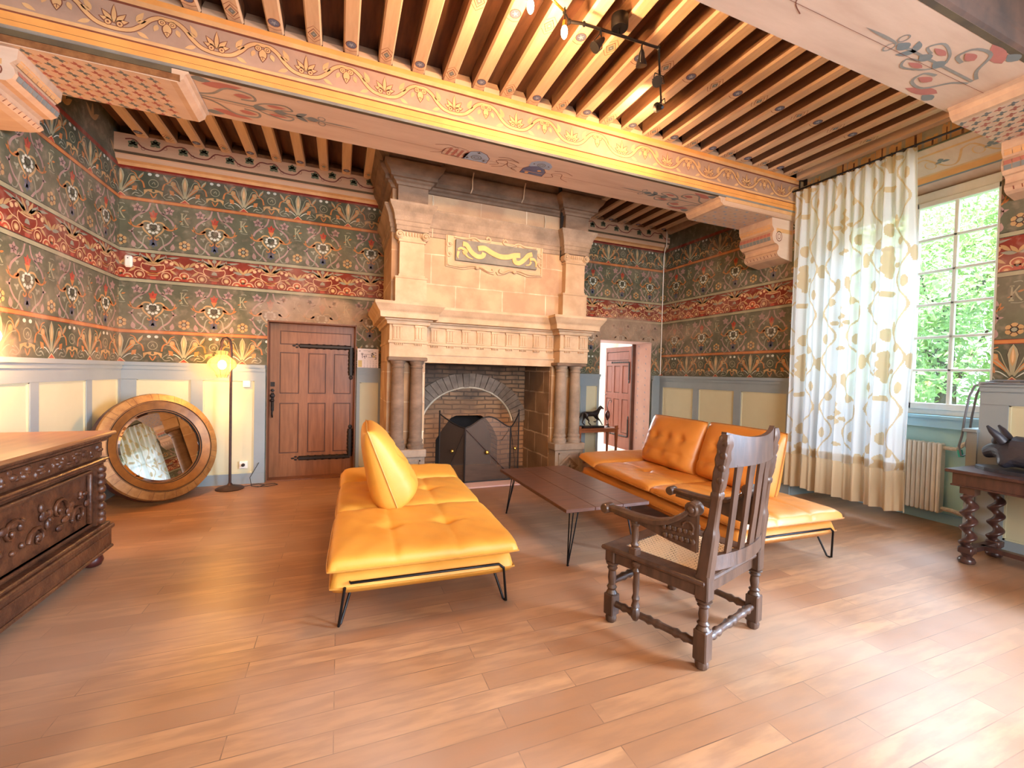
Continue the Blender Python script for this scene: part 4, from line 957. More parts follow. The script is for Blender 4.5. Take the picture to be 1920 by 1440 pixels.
mb = MB(fo)     # strapwork frame round the panel
yy = 5.29
def slab(pts, d0, d1, m): mb.prism(pts, lambda u, v: (u, yy-d1, v), lambda u, v: (u, yy-d0+.002, v), m)
x0, x1, z0, z1 = 1.19, 2.50, 2.735, 3.15
slab([(x0, z0+.02), (x0+.22, z0), (x0+.36, z0+.035), (x0+.45, z0+.035), (x0+.55, z0-.01), (x0+.63, z0-.02), (x0+.655, z0+.02), (x0+.68, z0-.02), (x0+.76, z0-.01), (x0+.86, z0+.035), (x0+.95, z0+.035), (x1-.22, z0), (x1, z0+.02), (x1, z1), (x0, z1)], 0, .018, 'stone_warm')
for sx, xc in ((1, x0), (-1, x1)):
    g = lambda pts, r=.013: mb.tube([(xc+sx*a, yy-.026, b) for a, b in smooth_pts(pts, 5)], r, 'stone_warm', 6)
    g([(.03, z0+.04), (.2, z0+.03), (.34, z0+.06), (.46, z0+.05), (.55, z0+.01), (.61, z0+.02), (.60, z0+.05)])
    g([(.1, z1-.03), (.24, z1-.04), (.36, z1-.01), (.45, z1-.05), (.54, z1-.04), (.57, z1-.01), (.54, z1+.02), (.51, z1-.005)])
    for zz in (2.90, 3.02): g([(.04+.035*cos(t*.8)*(1-t*.06), zz+.035*sin(t*.8)*(1-t*.06)) for t in range(11)], .010)
    for a, b in ((.34, z1-.045), (.40, z0+.04)): mb.ball((xc+sx*a, yy-.025, b), .03, .02, .022, 'stone_warm', 10, 6)
    g([(.02, z1-.02), (.02, z0+.03)], .008)
mb.build('strapwork_frame', FP)
mb = MB(fo)
tl = lambda v: (v-2.83)*.20
mb.prism([(1.305, 2.835), (2.40, 2.835), (2.40, 3.085), (1.305, 3.085)], lambda u, v: (u, yy-.055-tl(v)*.3, v), lambda u, v: (u, yy-.01, v), 'plaque_grey'); panel = mb.build('inscription_panel', FP)
mb = MB(fo)
def ribbon(pts, w):
    pts = smooth_pts(pts, 6); n = len(pts); A_ = []; B_ = []
    for i, p in enumerate(pts):
        a = pts[max(i-1, 0)]; b = pts[min(i+1, n-1)]; dx, dy = b[0]-a[0], b[1]-a[1]; d = hypot(dx, dy)
        ww = w[0]+(w[1]-w[0])*i/(n-1) if isinstance(w, tuple) else w
        A_.append((p[0]-dy/d*ww/2, p[1]+dx/d*ww/2)); B_.append((p[0]+dy/d*ww/2, p[1]-dx/d*ww/2))
    for i in range(n-1):
        q = [A_[i], A_[i+1], B_[i+1], B_[i]]
        mb.prism(q, lambda u, v: (u, yy-.066-tl(v)*.3, v), lambda u, v: (u, yy-.05-tl(v)*.3, v), 'banner')
# coordinates read off the panel: u 1.305..2.40
cu = lambda t, v: (1.305+t*1.095, 2.835+v*.25)
ribbon([cu(.255, .66), cu(.33, .72), cu(.42, .55), cu(.52, .42), cu(.62, .44), cu(.70, .56), cu(.775, .60)], .062)
ribbon([cu(.075, .80), cu(.12, .76), cu(.18, .45), cu(.25, .28), cu(.31, .32), cu(.33, .50)], .056)
ribbon([cu(.93, .74), cu(.88, .66), cu(.83, .42), cu(.77, .22), cu(.715, .25), cu(.70, .46)], .056)
ribbon([cu(.02, .50), (1.305+.06*1.095, 2.98), cu(.12, .46), cu(.08, .36)], (.02, .045)); ribbon([cu(.03, .42), cu(.02, .2), cu(.03, .08)], (.035, .008))
ribbon([cu(.10, .38), cu(.14, .2), cu(.20, .12)], (.03, .008)); ribbon([cu(.90, .48), cu(.95, .5), cu(.985, .36), cu(.985, .12)], (.045, .010)); ribbon([cu(.92, .36), cu(.90, .2), cu(.85, .14)], (.03, .008))
b_ = mb.build('banner', FP); b_.parent = panel
# firebox: rough brick back with an arch and a dark oven mouth
mb = MB(fo)
hole = [(1.32, 0), (1.32, .46), (1.42, .62), (1.54, .78), (1.62, .815), (2.00, .815), (2.09, .76), (2.20, .62), (2.28, .46), (2.28, 0)]
yb = YB+.02
out_ = [(.96, 0), (.96, 2.5), (2.74, 2.5), (2.74, 0)]
# side strips and top, kept convex
mb.prism([(.90, 0), (1.32, 0), (1.32, .46), (.90, .46)], lambda u, v: (u, yb, v), lambda u, v: (u, yb+.3, v), 'brick_pale')
mb.prism([(2.28, 0), (2.76, 0), (2.76, .46), (2.28, .46)], lambda u, v: (u, yb, v), lambda u, v: (u, yb+.3, v), 'brick_pale')
mb.prism([(.90, .46), (1.32, .46), (1.42, .62), (1.54, .78), (1.54, .90), (.90, .90)], lambda u, v: (u, yb, v), lambda u, v: (u, yb+.3, v), 'brick_pale')
mb.prism([(2.76, .46), (2.76, .90), (2.09, .90), (2.09, .76), (2.20, .62), (2.28, .46)], lambda u, v: (u, yb, v), lambda u, v: (u, yb+.3, v), 'brick_pale')
mb.prism([(1.54, .78), (1.62, .815), (2.00, .815), (2.09, .76), (2.09, .90), (1.54, .90)], lambda u, v: (u, yb, v), lambda u, v: (u, yb+.3, v), 'brick_pale')
mb.box(.90, 2.76, yb, yb+.3, .90, 1.06, 'brick_pale'); mb.box(.90, 2.76, yb+.001, yb+.3, 1.06, 2.5, 'soot_brick')
mb.box(.9, 2.76, yb+.3, yb+.35, 0, 2.5, 'soot')
mb.build('fireback', FP)
mb = MB(fo)     # voussoir arch
rnd = random.Random(5)
ca, cz, ri, ro = 1.80, .62, .70, .93
for i in range(26):
    a0, a1 = RD(8+i*164/26), RD(8+(i+.93)*164/26); j = rnd.random()*.012
    q = [(ca+ri*cos(a0)*1.05, cz+ri*sin(a0)*.88), (ca+(ro+j)*cos(a0)*1.03, cz+(ro+j)*sin(a0)*.88), (ca+(ro+j)*cos(a1)*1.03, cz+(ro+j)*sin(a1)*.88), (ca+ri*cos(a1)*1.05, cz+ri*sin(a1)*.88)]
    d = .02+.012*rnd.random(); mb.prism(q, lambda u, v: (min(2.715, max(.985, u)), yb-d, v), lambda u, v: (min(2.715, max(.985, u)), yb+.02, v), 'voussoir')
mb.build('brick_arch', FP)
mb = MB(fo); mb.tube([(ca+.715*cos(RD(t)), yb-.012, cz+.615*sin(RD(t))) for t in range(10, 172, 6)], .016, 'mortar_white', 6); mb.build('arch_joint', FP)
mb = MB(fo); mb.box(.935, .98, 5.40, YB+.02, 0, 1.56, 'ashlar_grey'); mb.box(2.715, 2.76, 5.40, YB+.02, 0, 1.56, 'ashlar_grey')
for x in (.90, 2.72): mb.box(x, x+.08, 5.62, YB+.02, 1.56, 2.5, 'soot_brick')
mb.box(.96, 2.74, 5.56, 5.63, 1.6, 2.5, 'soot_brick'); mb.box(.9, 2.8, 5.6, 6.3, 2.22, 2.26, 'soot'); mb.build('firebox_side', FP)
mb = MB(fo); mb.box(.97, 2.73, 5.20, YB+.3, 0, .012, 'stone_dark'); mb.box(1.0, 2.7, 5.19, 5.42, 0, .02, 'reveal_pink', bev=.004); mb.build('hearth', FP)

# fire screen
FS = thing('fire_screen', 'folding black mesh fire screen with brass knobs standing on the hearth', 'fire screen', (1.85, 5.42, .02))
def fs_panel(P, Q, kind):
    P, Q = Vector(P), Vector(Q); n = 15; top = []
    for i in range(n):
        t = i/(n-1)
        if kind == 0: z = .735+.145*math.sin(pi*t)**1.6
        else:       # wing, rising to the outer end (t=1)
            z = .735+.165*(t**1.5)
        q = P.lerp(Q, t); top.append((q.x, q.y, z+.02))
    mb = MB(FS.location); base = [(P.lerp(Q, i/(n-1)).x, P.lerp(Q, i/(n-1)).y, .05) for i in range(n)]
    for i in range(n-1): mb.face([base[i], base[i+1], top[i+1], top[i]], 'mesh_screen')
    scr = mb.build('mesh_panel', FS)
    mb = MB(FS.location); mb.tube(top, .009, 'iron', 8); mb.tube([base[0], base[-1]], .009, 'iron', 8)
    mb.tube([(P.x, P.y, .02), (P.x, P.y, top[0][2])], .010, 'iron', 8); mb.tube([(Q.x, Q.y, .02), (Q.x, Q.y, top[-1][2]+.02)], .011, 'iron', 8)
    if kind: mb.ball((Q.x, Q.y, top[-1][2]+.03), .014, .014, .018, 'iron', 8, 6)
    mb.build('frame', FS)
    mb = MB(FS.location)
    if kind == 0:
        mb.tube([(P.x+.01, P.y-.012, .735), (Q.x-.01, Q.y-.012, .12)], .006, 'iron_brown', 6); mb.tube([(Q.x-.01, Q.y-.012, .735), (Q.x-.13, Q.y-.012, .58)], .003, 'iron', 6)
        mb.ball((P.x*.53+Q.x*.47, P.y-.03, .43), .028, .026, .028, 'brass', 12, 8); mb.build('diagonal_rod', FS)
    else:
        q = P.lerp(Q, .5); mb.ball((q.x, q.y-.02, .44), .024, .022, .024, 'brass', 12, 8); mb.tube([(P.x, P.y-.008, .73), (q.x, q.y-.012, .30), (q.x+.01*(1 if Q.x > P.x else -1), q.y-.01, .08)], .004, 'iron', 6); mb.build('knob', FS)
fs_panel((1.53, 5.42), (2.16, 5.42), 0); fs_panel((1.525, 5.425), (1.25, 5.69), 1); fs_panel((2.165, 5.425), (2.40, 5.71), 1)
FS.location.z = .0

# ------------------------------------------------------------------ doors
def panelled(mb, w, h, t, m, mg):
    """door leaf in the local xz plane (x 0..w), faces y=0 and y=t; six panels and a top one"""
    st = .10*w/1.0
    sx = [0, .105*w, .315*w, .415*w, .615*w, .715*w, .915*w, w] if False else None
    cols = [(.115, .335), (.435, .645), (.735, .945)]
    rows = [(.155, .485), (.545, .815)]
    rects = [(.115*w, .945*w, .865*h, .955*h)]+[(a*w, b*w, c*h, d*h) for a, b in cols for c, d in rows]
    mb.box(0, w, .012, t-.012, 0, h, mg)
    # stiles and rails (both faces)
    xs_ = [0]+[v*w for c in cols for v in c]+[w]
    for y0, y1 in ((0, .013), (t-.013, t)):
        for a, b in ((0, .115), (.945, 1)): mb.box(a*w, b*w, y0, y1, 0, h, m)
        for a, b in ((0, .155), (.485, .545), (.815, .865), (.955, 1)): mb.box(.115*w, .945*w, y0, y1, a*h, b*h, m)
        for a, b in ((.335, .435), (.645, .735)):
            for c, d in rows: mb.box(a*w, b*w, y0, y1, c*h, d*h, m)
        for a, b, c, d in rects: mb.box(a+.012, b-.012, y0+.004, y1-.004, c+.012, d-.012, m, bev=.003)
def strap(mb, pts, w, m='iron'):
    """ornamental strap hinge as a flat outline"""
    P = pts
    mb.tube([P[0], P[1]], w/2, m, 6)
    a, b = Vector(P[0]), Vector(P[1]); d = b-a; L_ = d.length; d.normalize()
    for t in (.18, .32, .46, .6, .74, .88):
        c = a+d*(L_*t); mb.ball(c, w*.62, w*.45, w*.62, m, 8, 6)
root = thing('door_1', 'x', 'x')
for k in ('label', 'category'): del root[k]
root['kind'] = 'structure'; root.location = (-.85, 6.42, .01)
mb = MB(); mb.box(0, 1.06, 0, .05, 0, 2.04, 'door_wood'); mb = MB(); panelled(mb, 1.06, 2.03, .05, 'door_wood', 'door_groove'); mb.build('door_panel', root)
for z, d in ((1.745, -1), (.245, 1)):
    mb = MB(); strap(mb, [(.36, -.008, z), (1.0, -.008, z)], .058); strap(mb, [(1.0, -.008, z), (1.0, -.008, z+d*.38)], .066)
    for a in (0, 120, 240): mb.ball((.335+.022*cos(RD(a)), -.008, z+.022*sin(RD(a))), .017, .008, .012, 'iron', 8, 5)
    mb.ball((.29, -.008, z), .022, .006, .012, 'iron', 8, 5); mb.ball((1.0, -.008, z+d*.41), .026, .008, .03, 'iron', 8, 5); mb.build('strap_hinge', root)
mb = MB(); mb.box(.028, .062, -.012, .0, .88, 1.12, 'iron', bev=.003); mb.ball((.045, -.02, 1.08), .03, .02, .03, 'iron', 10, 6); mb.ball((.045, -.015, 1.15), .022, .01, .02, 'iron'); mb.ball((.045, -.04, 1.02), .028, .028, .022, 'iron')
mb.tube([(.045, -.03, 1.0), (.05, -.06, .93), (.045, -.05, .84), (.045, -.01, .80)], .010, 'iron', 8); mb.box(.02, .07, -.008, 0, 1.2, 1.26, 'iron'); mb.build('door_handle', root)
mb = MB(); mb.box(-.852+.85, .012, -.18, .0, 0, 2.045, 'jamb_wood'); mb.box(1.048, 1.06, -.18, 0, 0, 2.045, 'jamb_wood'); mb.box(0, 1.06, -.18, 0, 2.03, 2.046, 'jamb_wood'); mb.box(0, 1.06, -.18, .28, -.009, .006, 'jamb_wood'); mb.build('door_frame', root)
# open door in the passage on the right
root = thing('door_2', 'x', 'x')
for k in ('label', 'category'): del root[k]
root['kind'] = 'structure'; root.location = (5.13, 6.69, .06); root.rotation_euler = (0, 0, RD(88.5))
mb = MB(); panelled(mb, .90, 1.97, .05, 'door_red', 'door_groove'); mb.build('door_panel', root)
for z, d in ((1.67, -1), (.25, 1)):
    mb = MB(); strap(mb, [(.10, .056, z), (.62, .056, z)], .026); strap(mb, [(.08, .056, z), (.08, .056, z+d*.34)], .030); mb.ball((.66, .056, z), .03, .008, .02, 'iron', 8, 5); mb.ball((.08, .056, z+d*.37), .022, .008, .03, 'iron', 8, 5); mb.build('strap_hinge', root)
mb = MB(); mb.box(-.03, .0, -.02, .07, -.03, 2.0, 'door_groove'); mb.build('door_edge', root)
mb = MB(); mb.tube([(.86, .05, 1.02), (.86, .09, 1.02), (.80, .10, 1.02)], .009, 'iron', 8); mb.build('door_handle', root)
# reveals of the passage and the bright room behind
mb = MB()
mb.box(D2[1]-.012, D2[1], YB+.002, YB+T, .0, D2[2], 'reveal_pink'); mb.box(D2[0], D2[0]+.012, YB+.002, YB+T, 0, D2[2], 'reveal_pink'); mb.box(D2[0], D2[1], YB+.002, YB+T, D2[2]-.012, D2[2], 'reveal_pink')
p = Paint(lambda u, v, l: (D2[1]-.012-l, u, v))
for i in range(14):
    for j in range(2): p.leaf(YB+.12+.2*j, .25+i*.13+(.06 if j else 0), 60, .045, .02, 'b_sky', 1)
p.emit(mb); mb.box(D2[0], D2[1], YB, YB+T+.02, .0, .012, 'jamb_wood')
mb.build('trim_13', structure=True)
mb = MB(); mb.box(2.6, 7.2, YB+T, 10.2, -.1, 0, 'tile_pale'); mb.build('floor_back_room', structure=True)
mb = MB(); mb.box(2.5, 4.6, 10.2, 10.4, 0, 3, 'plain_white'); mb.box(6.4, 7.3, 10.2, 10.4, 0, 3, 'plain_white'); mb.box(4.6, 6.4, 10.2, 10.4, 0, .85, 'plain_white'); mb.box(4.6, 6.4, 10.2, 10.4, 2.5, 3, 'plain_white')
mb.box(2.4, 2.6, YB+T, 10.4, 0, 3, 'plain_white'); mb.box(7.2, 7.4, YB+T, 10.4, 0, 3, 'plain_white'); mb.build('wall_back_room', structure=True)
mb = MB(); mb.box(2.4, 7.4, YB+T, 10.4, 3, 3.1, 'plain_white'); mb.build('ceiling_back_room', structure=True)
mb = MB()
for x in (4.6, 5.18, 5.76, 6.34): mb.box(x, x+.06, 10.2, 10.26, .85, 2.5, 'white_paint')
for z in (.85, 1.3, 1.75, 2.2, 2.46): mb.box(4.6, 6.4, 10.21, 10.25, z, z+.04, 'white_paint')
mb.build('window_3', structure=True)
light('back_room_daylight', 'AREA', (5.5, 10.7, 1.8), 330, (.9, .95, 1), size=1.7, size_y=1.6, target=(4.6, 7.0, 1.2))

# ------------------------------------------------------------------ window
WN = thing('window_1', 'x', 'x')
for k in ('label', 'category'): del WN[k]
WN['kind'] = 'structure'; WN.location = (XW, 2.87, 1.12)
wo = WN.location
mb = MB(wo); ya, yb_, z0, z1 = WY0+.02, WY1-.02, 1.125, 3.53
for a, b, c, d in ((ya, ya+.16, z0, z1), (yb_-.16, yb_, z0, z1), (ya, yb_, z0, z0+.06), (ya, yb_, z1-.11, z1)): mb.box(XW, XW+.09, a, b, c, d, 'white_paint', bev=.006)
mb.build('window_frame', WN)
def casement(y0, y1):
    zb, zt = z0+.055, z1-.10; mb = MB(wo)
    for a, b, c, d in ((y0, y0+.055, zb, zt), (y1-.055, y1, zb, zt), (y0, y1, zb, zb+.07), (y0, y1, zt-.06, zt)): mb.box(XW-.02, XW+.05, a, b, c, d, 'white_paint', bev=.006)
    ym = (y0+y1)/2; mb.box(XW-.01, XW+.035, ym-.016, ym+.016, zb+.05, zt-.05, 'white_paint', bev=.005)
    for k in range(1, 6):
        z = zb+.07+(zt-zb-.13)*k/6; mb.box(XW-.01, XW+.035, y0+.05, y1-.05, z-.014, z+.014, 'white_paint', bev=.005)
    sash = mb.build('casement', WN); mb = MB(wo); mb.box(XW+.008, XW+.012, y0+.05, y1-.05, zb+.05, zt-.05, 'window_glass'); g = mb.build('glass_pane', WN); g.parent = sash
casement(ya+.15, 2.875); casement(2.865, yb_-.15)
# second, unseen window of the same wall
mb = MB()
for a, b, c, d in ((W2[0], W2[0]+.1, .9, 3.5), (W2[1]-.1, W2[1], .9, 3.5), (W2[0], W2[1], .9, 1.0), (W2[0], W2[1], 3.4, 3.5), (-1.24, -1.16, .9, 3.5), (W2[0], W2[1], 2.1, 2.15)): mb.box(XW, XW+.07, a, b, c, d, 'white_paint')
mb.build('window_2', structure=True)

# curtain rod, curtain
CR = thing('curtain_rod', 'black iron curtain rod with cage finial high on the window wall', 'curtain rod', (5.22, 3.0, 3.82))
co = CR.location
mb = MB(co); mb.tube([(5.24, 2.18, 3.80), (5.24, 2.3, 3.80), (5.24, 3.88, 3.815)], .011, 'black_metal', 8); mb.build('rod', CR)
mb = MB(co)
for k in range(4):
    a = pi*k/4
    mb.tube([(5.24+.035*sin(t)*cos(a), 3.92-.045*cos(t)+.02, 3.815+.035*sin(t)*sin(a)) for t in [2*pi*i/16 for i in range(16)]], .004, 'black_metal', 5, closed=True)
mb.build('finial', CR)
for y in (3.72, 2.22):
    mb = MB(co); mb.tube([(5.345, y, 3.93), (5.30, y, 3.93), (5.24, y, 3.92), (5.24, y, 3.80)], .009, 'black_metal', 6); mb.box(5.336, 5.349, y-.02, y+.02, 3.88, 3.96, 'black_metal'); mb.build('bracket', CR)
for i in range(13):
    y = 2.56+i*.099; mb = MB(co); mb.tube([(5.24+.018*cos(t), y, 3.80+.018*sin(t)) for t in [2*pi*j/12 for j in range(12)]], .003, 'black_metal', 5, closed=True); mb.build('ring', CR)
CT = thing('curtain', 'long sheer white curtain with tan arabesque pattern and beige hem band', 'curtain', (5.22, 3.15, .14))
def fold(t, z):      # pleat depth, t 0..1 across; pleats relax downwards
    k = min(1, (3.8-z)/1.2)
    return .022*sin(2*pi*t*13+.5*sin(5*t))+k*(.040*sin(2*pi*t*7+1.2*sin(3*t)+.35*z)+.014*sin(2*pi*t*17+z*.5))
def edge_y(t, z):
    y0 = 2.53+.015*sin(z*2); y1 = 3.74-.02*sin(z*1.3)+(.035 if z < 2 else .035*(3.8-z)/1.8)
    return y0+(y1-y0)*t
def motif(s, z):     # s metres of flat cloth
    P_, Q_ = .74, 1.08
    u = (s/P_) % 1-.5; v = (z/Q_); v = (v+(.5 if int(math.floor(s/P_)) % 2 else 0)) % 1-.5
    U, V = u*P_, v*Q_; r = lambda a, b, c, d: ((U-a)/c)**2+((V-b)/d)**2 < 1
    if r(0, .0, .07+.02*sin(V*60), .17): return True
    if abs(abs(U)-(.20+.09*sin(V*2*pi/Q_*2+.6))) < .013: return True
    for a, b, c, d in ((.17, .2, .05, .045), (-.17, .2, .05, .045), (.24, -.22, .045, .06), (-.24, -.22, .045, .06), (0, .33, .05, .07), (0, -.33, .10, .030), (.10, .40, .025, .07), (-.10, .40, .025, .07), (.12, -.04, .05, .025), (-.12, -.04, .05, .025), (.33, .05, .035, .08), (-.33, .05, .035, .08)):
        if r(a, b, c, d): return True
    return False
def cloth_sheet(mb, nx, nz, zt, zb, dx, wav, fm, sc=1):
    g = []
    for j in range(nz+1):
        row = []
        for i in range(nx+1):
            t = i/nx; zbb = zb+wav*(.5*sin(t*40)+.5*sin(t*23+1)); z = zt+(zbb-zt)*j/nz
            row.append(mb.vert((5.24+dx+fold(t, z)*sc-.0, edge_y(t, z), z)))
        g.append(row)
    for j in range(nz):
        z = zt+(zb-zt)*(j+.5)/nz
        for i in range(nx): mb.idx([g[j][i], g[j][i+1], g[j+1][i+1], g[j+1][i]], fm(i/nx*2.1, z))
mb = MB(CT.location); cloth_sheet(mb, 300, 330, 3.79, .56, 0, .018, lambda s, z: 'sheer_motif' if motif(s, z) else 'sheer'); mb.build('sheer_panel', CT, smooth=80)
mb = MB(CT.location); cloth_sheet(mb, 240, 30, .66, .15, .012, .012, lambda s, z: 'hem_cloth'); mb.build('hem_band', CT, smooth=80)

# radiator under the window
RD_ = thing('radiator', 'cream ribbed radiator standing in the teal niche under the window', 'radiator', (5.80, 2.75, .1))
for i in range(13):
    y = 2.50+i*.042
    mb = MB(RD_.location); mb.box(5.76, 5.86, y-.017, y+.017, .12, .845, 'rad_white', bev=.012); mb.build('rib', RD_)
mb = MB(RD_.location); mb.tube([(5.81, 2.48, .80), (5.81, 2.38, .80), (5.81, 2.33, .86), (5.81, 2.26, .90)], .02, 'rope', 8); mb.build('valve', RD_)
mb = MB(RD_.location); mb.tube([(5.81, 2.36, .80), (5.81, 2.345, .73)], .022, 'green_cap', 8); mb.build('valve_cap', RD_)
mb = MB(RD_.location); mb.tube([(5.81, 2.48, .17), (5.81, 2.40, .17), (5.82, 2.30, .15)], .022, 'rope', 8); mb.build('pipe', RD_)
CB = thing('cable', 'twin grey cables looping from the dado rail down beside the radiator', 'cable', (5.36, 2.05, 1.0)); mb = MB(CB.location)
for d in (0, .04):
    mb.tube([(x+d*.6, y-d, z+d*.6) for x, y, z in [(5.26, .9, 1.475), (5.26, 1.5, 1.475), (5.26, 1.97, 1.475), (5.30, 2.07, 1.45), (5.34, 2.12, 1.35), (5.38, 2.16, 1.15), (5.45, 2.20, .98), (5.50, 2.24, .87), (5.50, 2.22, .78), (5.52, 2.17, .80)]], .009, 'cable_grey', 8)
mb.build('cable_pair', CB, smooth=50)
CN = MB((5.32, 6.2, 2)); CN.tube([(5.26, 6.08, 4.0), (5.26, 6.08, 3.74), (5.27, 6.13, 3.70), (5.325, 6.20, 3.66), (5.33, 6.215, 3.6), (5.33, 6.215, 1.5)], .009, 'plastic_white', 8)
o_ = CN.build('conduit'); o_.location = (5.32, 6.2, 2); tag(o_, 'thin white conduit running down the corner between window wall and doorway', 'conduit')

# ------------------------------------------------------------------ sofas
def pad(mb, x0, x1, y0, y1, zs, hu, hd, m, tufts=(), nx=26, ny=26, p=3.2, ex=.30, tilt=None, creases=()):
    """puffy pad: seam at height zs, bulging hu above and hd below"""
    def P(i, j, s):
        u = -1+2*i/nx; v = -1+2*j/ny; u = math.copysign(abs(u)**.8, u); v = math.copysign(abs(v)**.8, v)
        e = max(0, (1-abs(u)**p))**ex*max(0, (1-abs(v)**p))**ex
        k = 1-.018*(abs(u)*abs(v))**6
        x = (x0+x1)/2+(x1-x0)/2*u*k; y = (y0+y1)/2+(y1-y0)/2*v*k
        z = zs+(hu if s > 0 else -hd)*e
        if s > 0:
            for tx, ty, d, r in tufts: z -= d*math.exp(-((x-tx)**2+(y-ty)**2)/(r*r))
            for (ax, ay, bx, by, d, w) in creases:
                dx, dy = bx-ax, by-ay; t = max(0, min(1, ((x-ax)*dx+(y-ay)*dy)/(dx*dx+dy*dy))); q = (x-ax-dx*t)**2+(y-ay-dy*t)**2
                z -= d*math.exp(-q/(w*w))
            z += .003*sin(x*31+y*7)*sin(y*23)*e
        if tilt: z += max(0, (y-tilt[0]))*tilt[1]
        return (x, y, z)
    T = [[mb.vert(P(i, j, 1)) for j in range(ny+1)] for i in range(nx+1)]
    B = [[T[i][j] if i in (0, nx) or j in (0, ny) else mb.vert(P(i, j, -1)) for j in range(ny+1)] for i in range(nx+1)]
    for i in range(nx):
        for j in range(ny):
            mb.idx([T[i][j], T[i+1][j], T[i+1][j+1], T[i][j+1]], m); mb.idx([B[i][j], B[i][j+1], B[i+1][j+1], B[i+1][j]], m)
    return [P(i, 0, 1) for i in range(nx+1)]+[P(nx, j, 1) for j in range(1, ny+1)]+[P(i, ny, 1) for i in range(nx-1, -1, -1)]+[P(0, j, 1) for j in range(ny-1, 0, -1)]
def part_pad(name, root, m, mp, *a, **k):
    mb = MB(); loop = pad(mb, *a, m, **k); ob = mb.build(name, root, smooth=60)
    mb = MB(); mb.tube([(x, y, z) for x, y, z in loop], .0055, mp, 5, closed=True); mb.build('piping', ob, smooth=60)
    return ob
def sofa(label, loc, rz, m, mp, Wd, Ln, pads, arm, backs):
    root = thing('sofa', label, 'sofa', loc, rz)
    # two-layer base
    part_pad('base_cushion', root, m, mp, .012, Wd-.012, 0.035, Ln-.02, .228, .095, .050, nx=40, ny=50, p=14, ex=.24)
    for (a, b) in pads:
        L_ = b-a; tf = [(x, a+L_*t, .036, .055) for x in (Wd*.33, Wd*.66) for t in (.5,)]
        cr = [(Wd*.33, a+.02, Wd*.33, b-.02, .009, .016), (Wd*.66, a+.02, Wd*.66, b-.02, .009, .016), (Wd*.22, a+L_*.5, Wd*.44, a+L_*.5, .012, .018), (Wd*.56, a+L_*.5, Wd*.78, a+L_*.5, .012, .018)]
        part_pad('seat_cushion', root, m, mp, 0, Wd, a, b, .345, .080, .022, tufts=tf, creases=cr, nx=70, ny=60, p=9)
    a, b = arm
    part_pad('arm_flap', root, m, mp, .0, Wd, a, b, .355, .075, .03, nx=30, ny=20, p=5, tilt=(a, .16))
    # back cushions: (x base, y0, y1, side)  side=+1 faces +x
    for (xb, ya, yb, s, hh, th, ln) in backs:
        mb = MB(); zb = .42; lean = RD(ln)*s
        loc_ = (xb, (ya+yb)/2, .40)
        # modelled lying down (x = height, y = width, z = thickness), then stood up
        tf = [(hh*.58, y, .045, .05) for y in (-(yb-ya)*.24, 0, (yb-ya)*.24)]+[(hh*.25, y, .014, .05) for y in (-(yb-ya)*.3, 0, (yb-ya)*.3)]
        cr = [(hh*.58, -(yb-ya)*.42, hh*.58, (yb-ya)*.42, .012, .014), (hh*.30, -(yb-ya)*.46, hh*.30, (yb-ya)*.46, .008, .016)]
        L_ = pad(mb, 0, hh, -(yb-ya)/2, (yb-ya)/2, 0, th*.62, th*.45, m, tufts=tf, creases=cr, nx=36, ny=44, p=4.5, ex=.42)
        # bottom is fatter
        nv = []
        rot = Matrix.Rotation(-lean, 4, 'Y')
        def up(v):
            x, y, z = v; k = 1.28-.80*(x/hh); return rot @ Vector((z*k*s, y, x))
        mb.v = [tuple(up(v)) for v in mb.v]
        ob = mb.build('back_cushion', root, smooth=60); ob.location = loc_
        mb = MB(); mb.tube([up(q) for q in L_], .006, mp, 5, closed=True); mb.build('piping', ob, smooth=60)
    # bent-rod legs at both ends
    for y, sy in ((.10, -1), (Ln-.14, 1)):
        mb = MB(); mb.tube([(.10, y-.075*(-sy)*-1, .235), (.13, y+.07*sy, .262), (Wd-.13, y+.07*sy, .262), (Wd-.10, y+.07*sy, .235)], .008, 'black_metal', 8); mb.build('leg_rail', root, smooth=50)
        for x, sx in ((.10, -1), (Wd-.10, 1)):
            mb = MB(); mb.tube([(x, y+.07*sy, .24), (x+.03*sx, y+.045*sy, .012), (x+.03*sx, y+.03*sy, .007), (x+.02*sx, y+.015*sy, .012), (x-.05*sx, y-.06*sy, .24)], .008, 'black_metal', 8); mb.build('leg', root, smooth=50)
    return root
sofa('yellow leather sofa with a single back cushion, left of the low table', (-.055, 2.52, 0), RD(-2.4), 'leather_l', 'piping_l', 1.13, 2.12, [(.0, .93), (.92, 1.78)], (1.77, 2.14), [(.45, .80, 1.62, 1, .65, .33, 21)])
sofa('orange leather sofa with two back cushions, right of the low table', (2.75, 2.28, 0), RD(-2.4), 'leather_r', 'piping_r', 1.10, 2.52, [(.0, 1.10), (1.09, 2.15)], (2.14, 2.54), [(.80, .40, 1.30, -1, .60, .25, 13), (.76, 1.29, 2.18, -1, .60, .25, 13)])

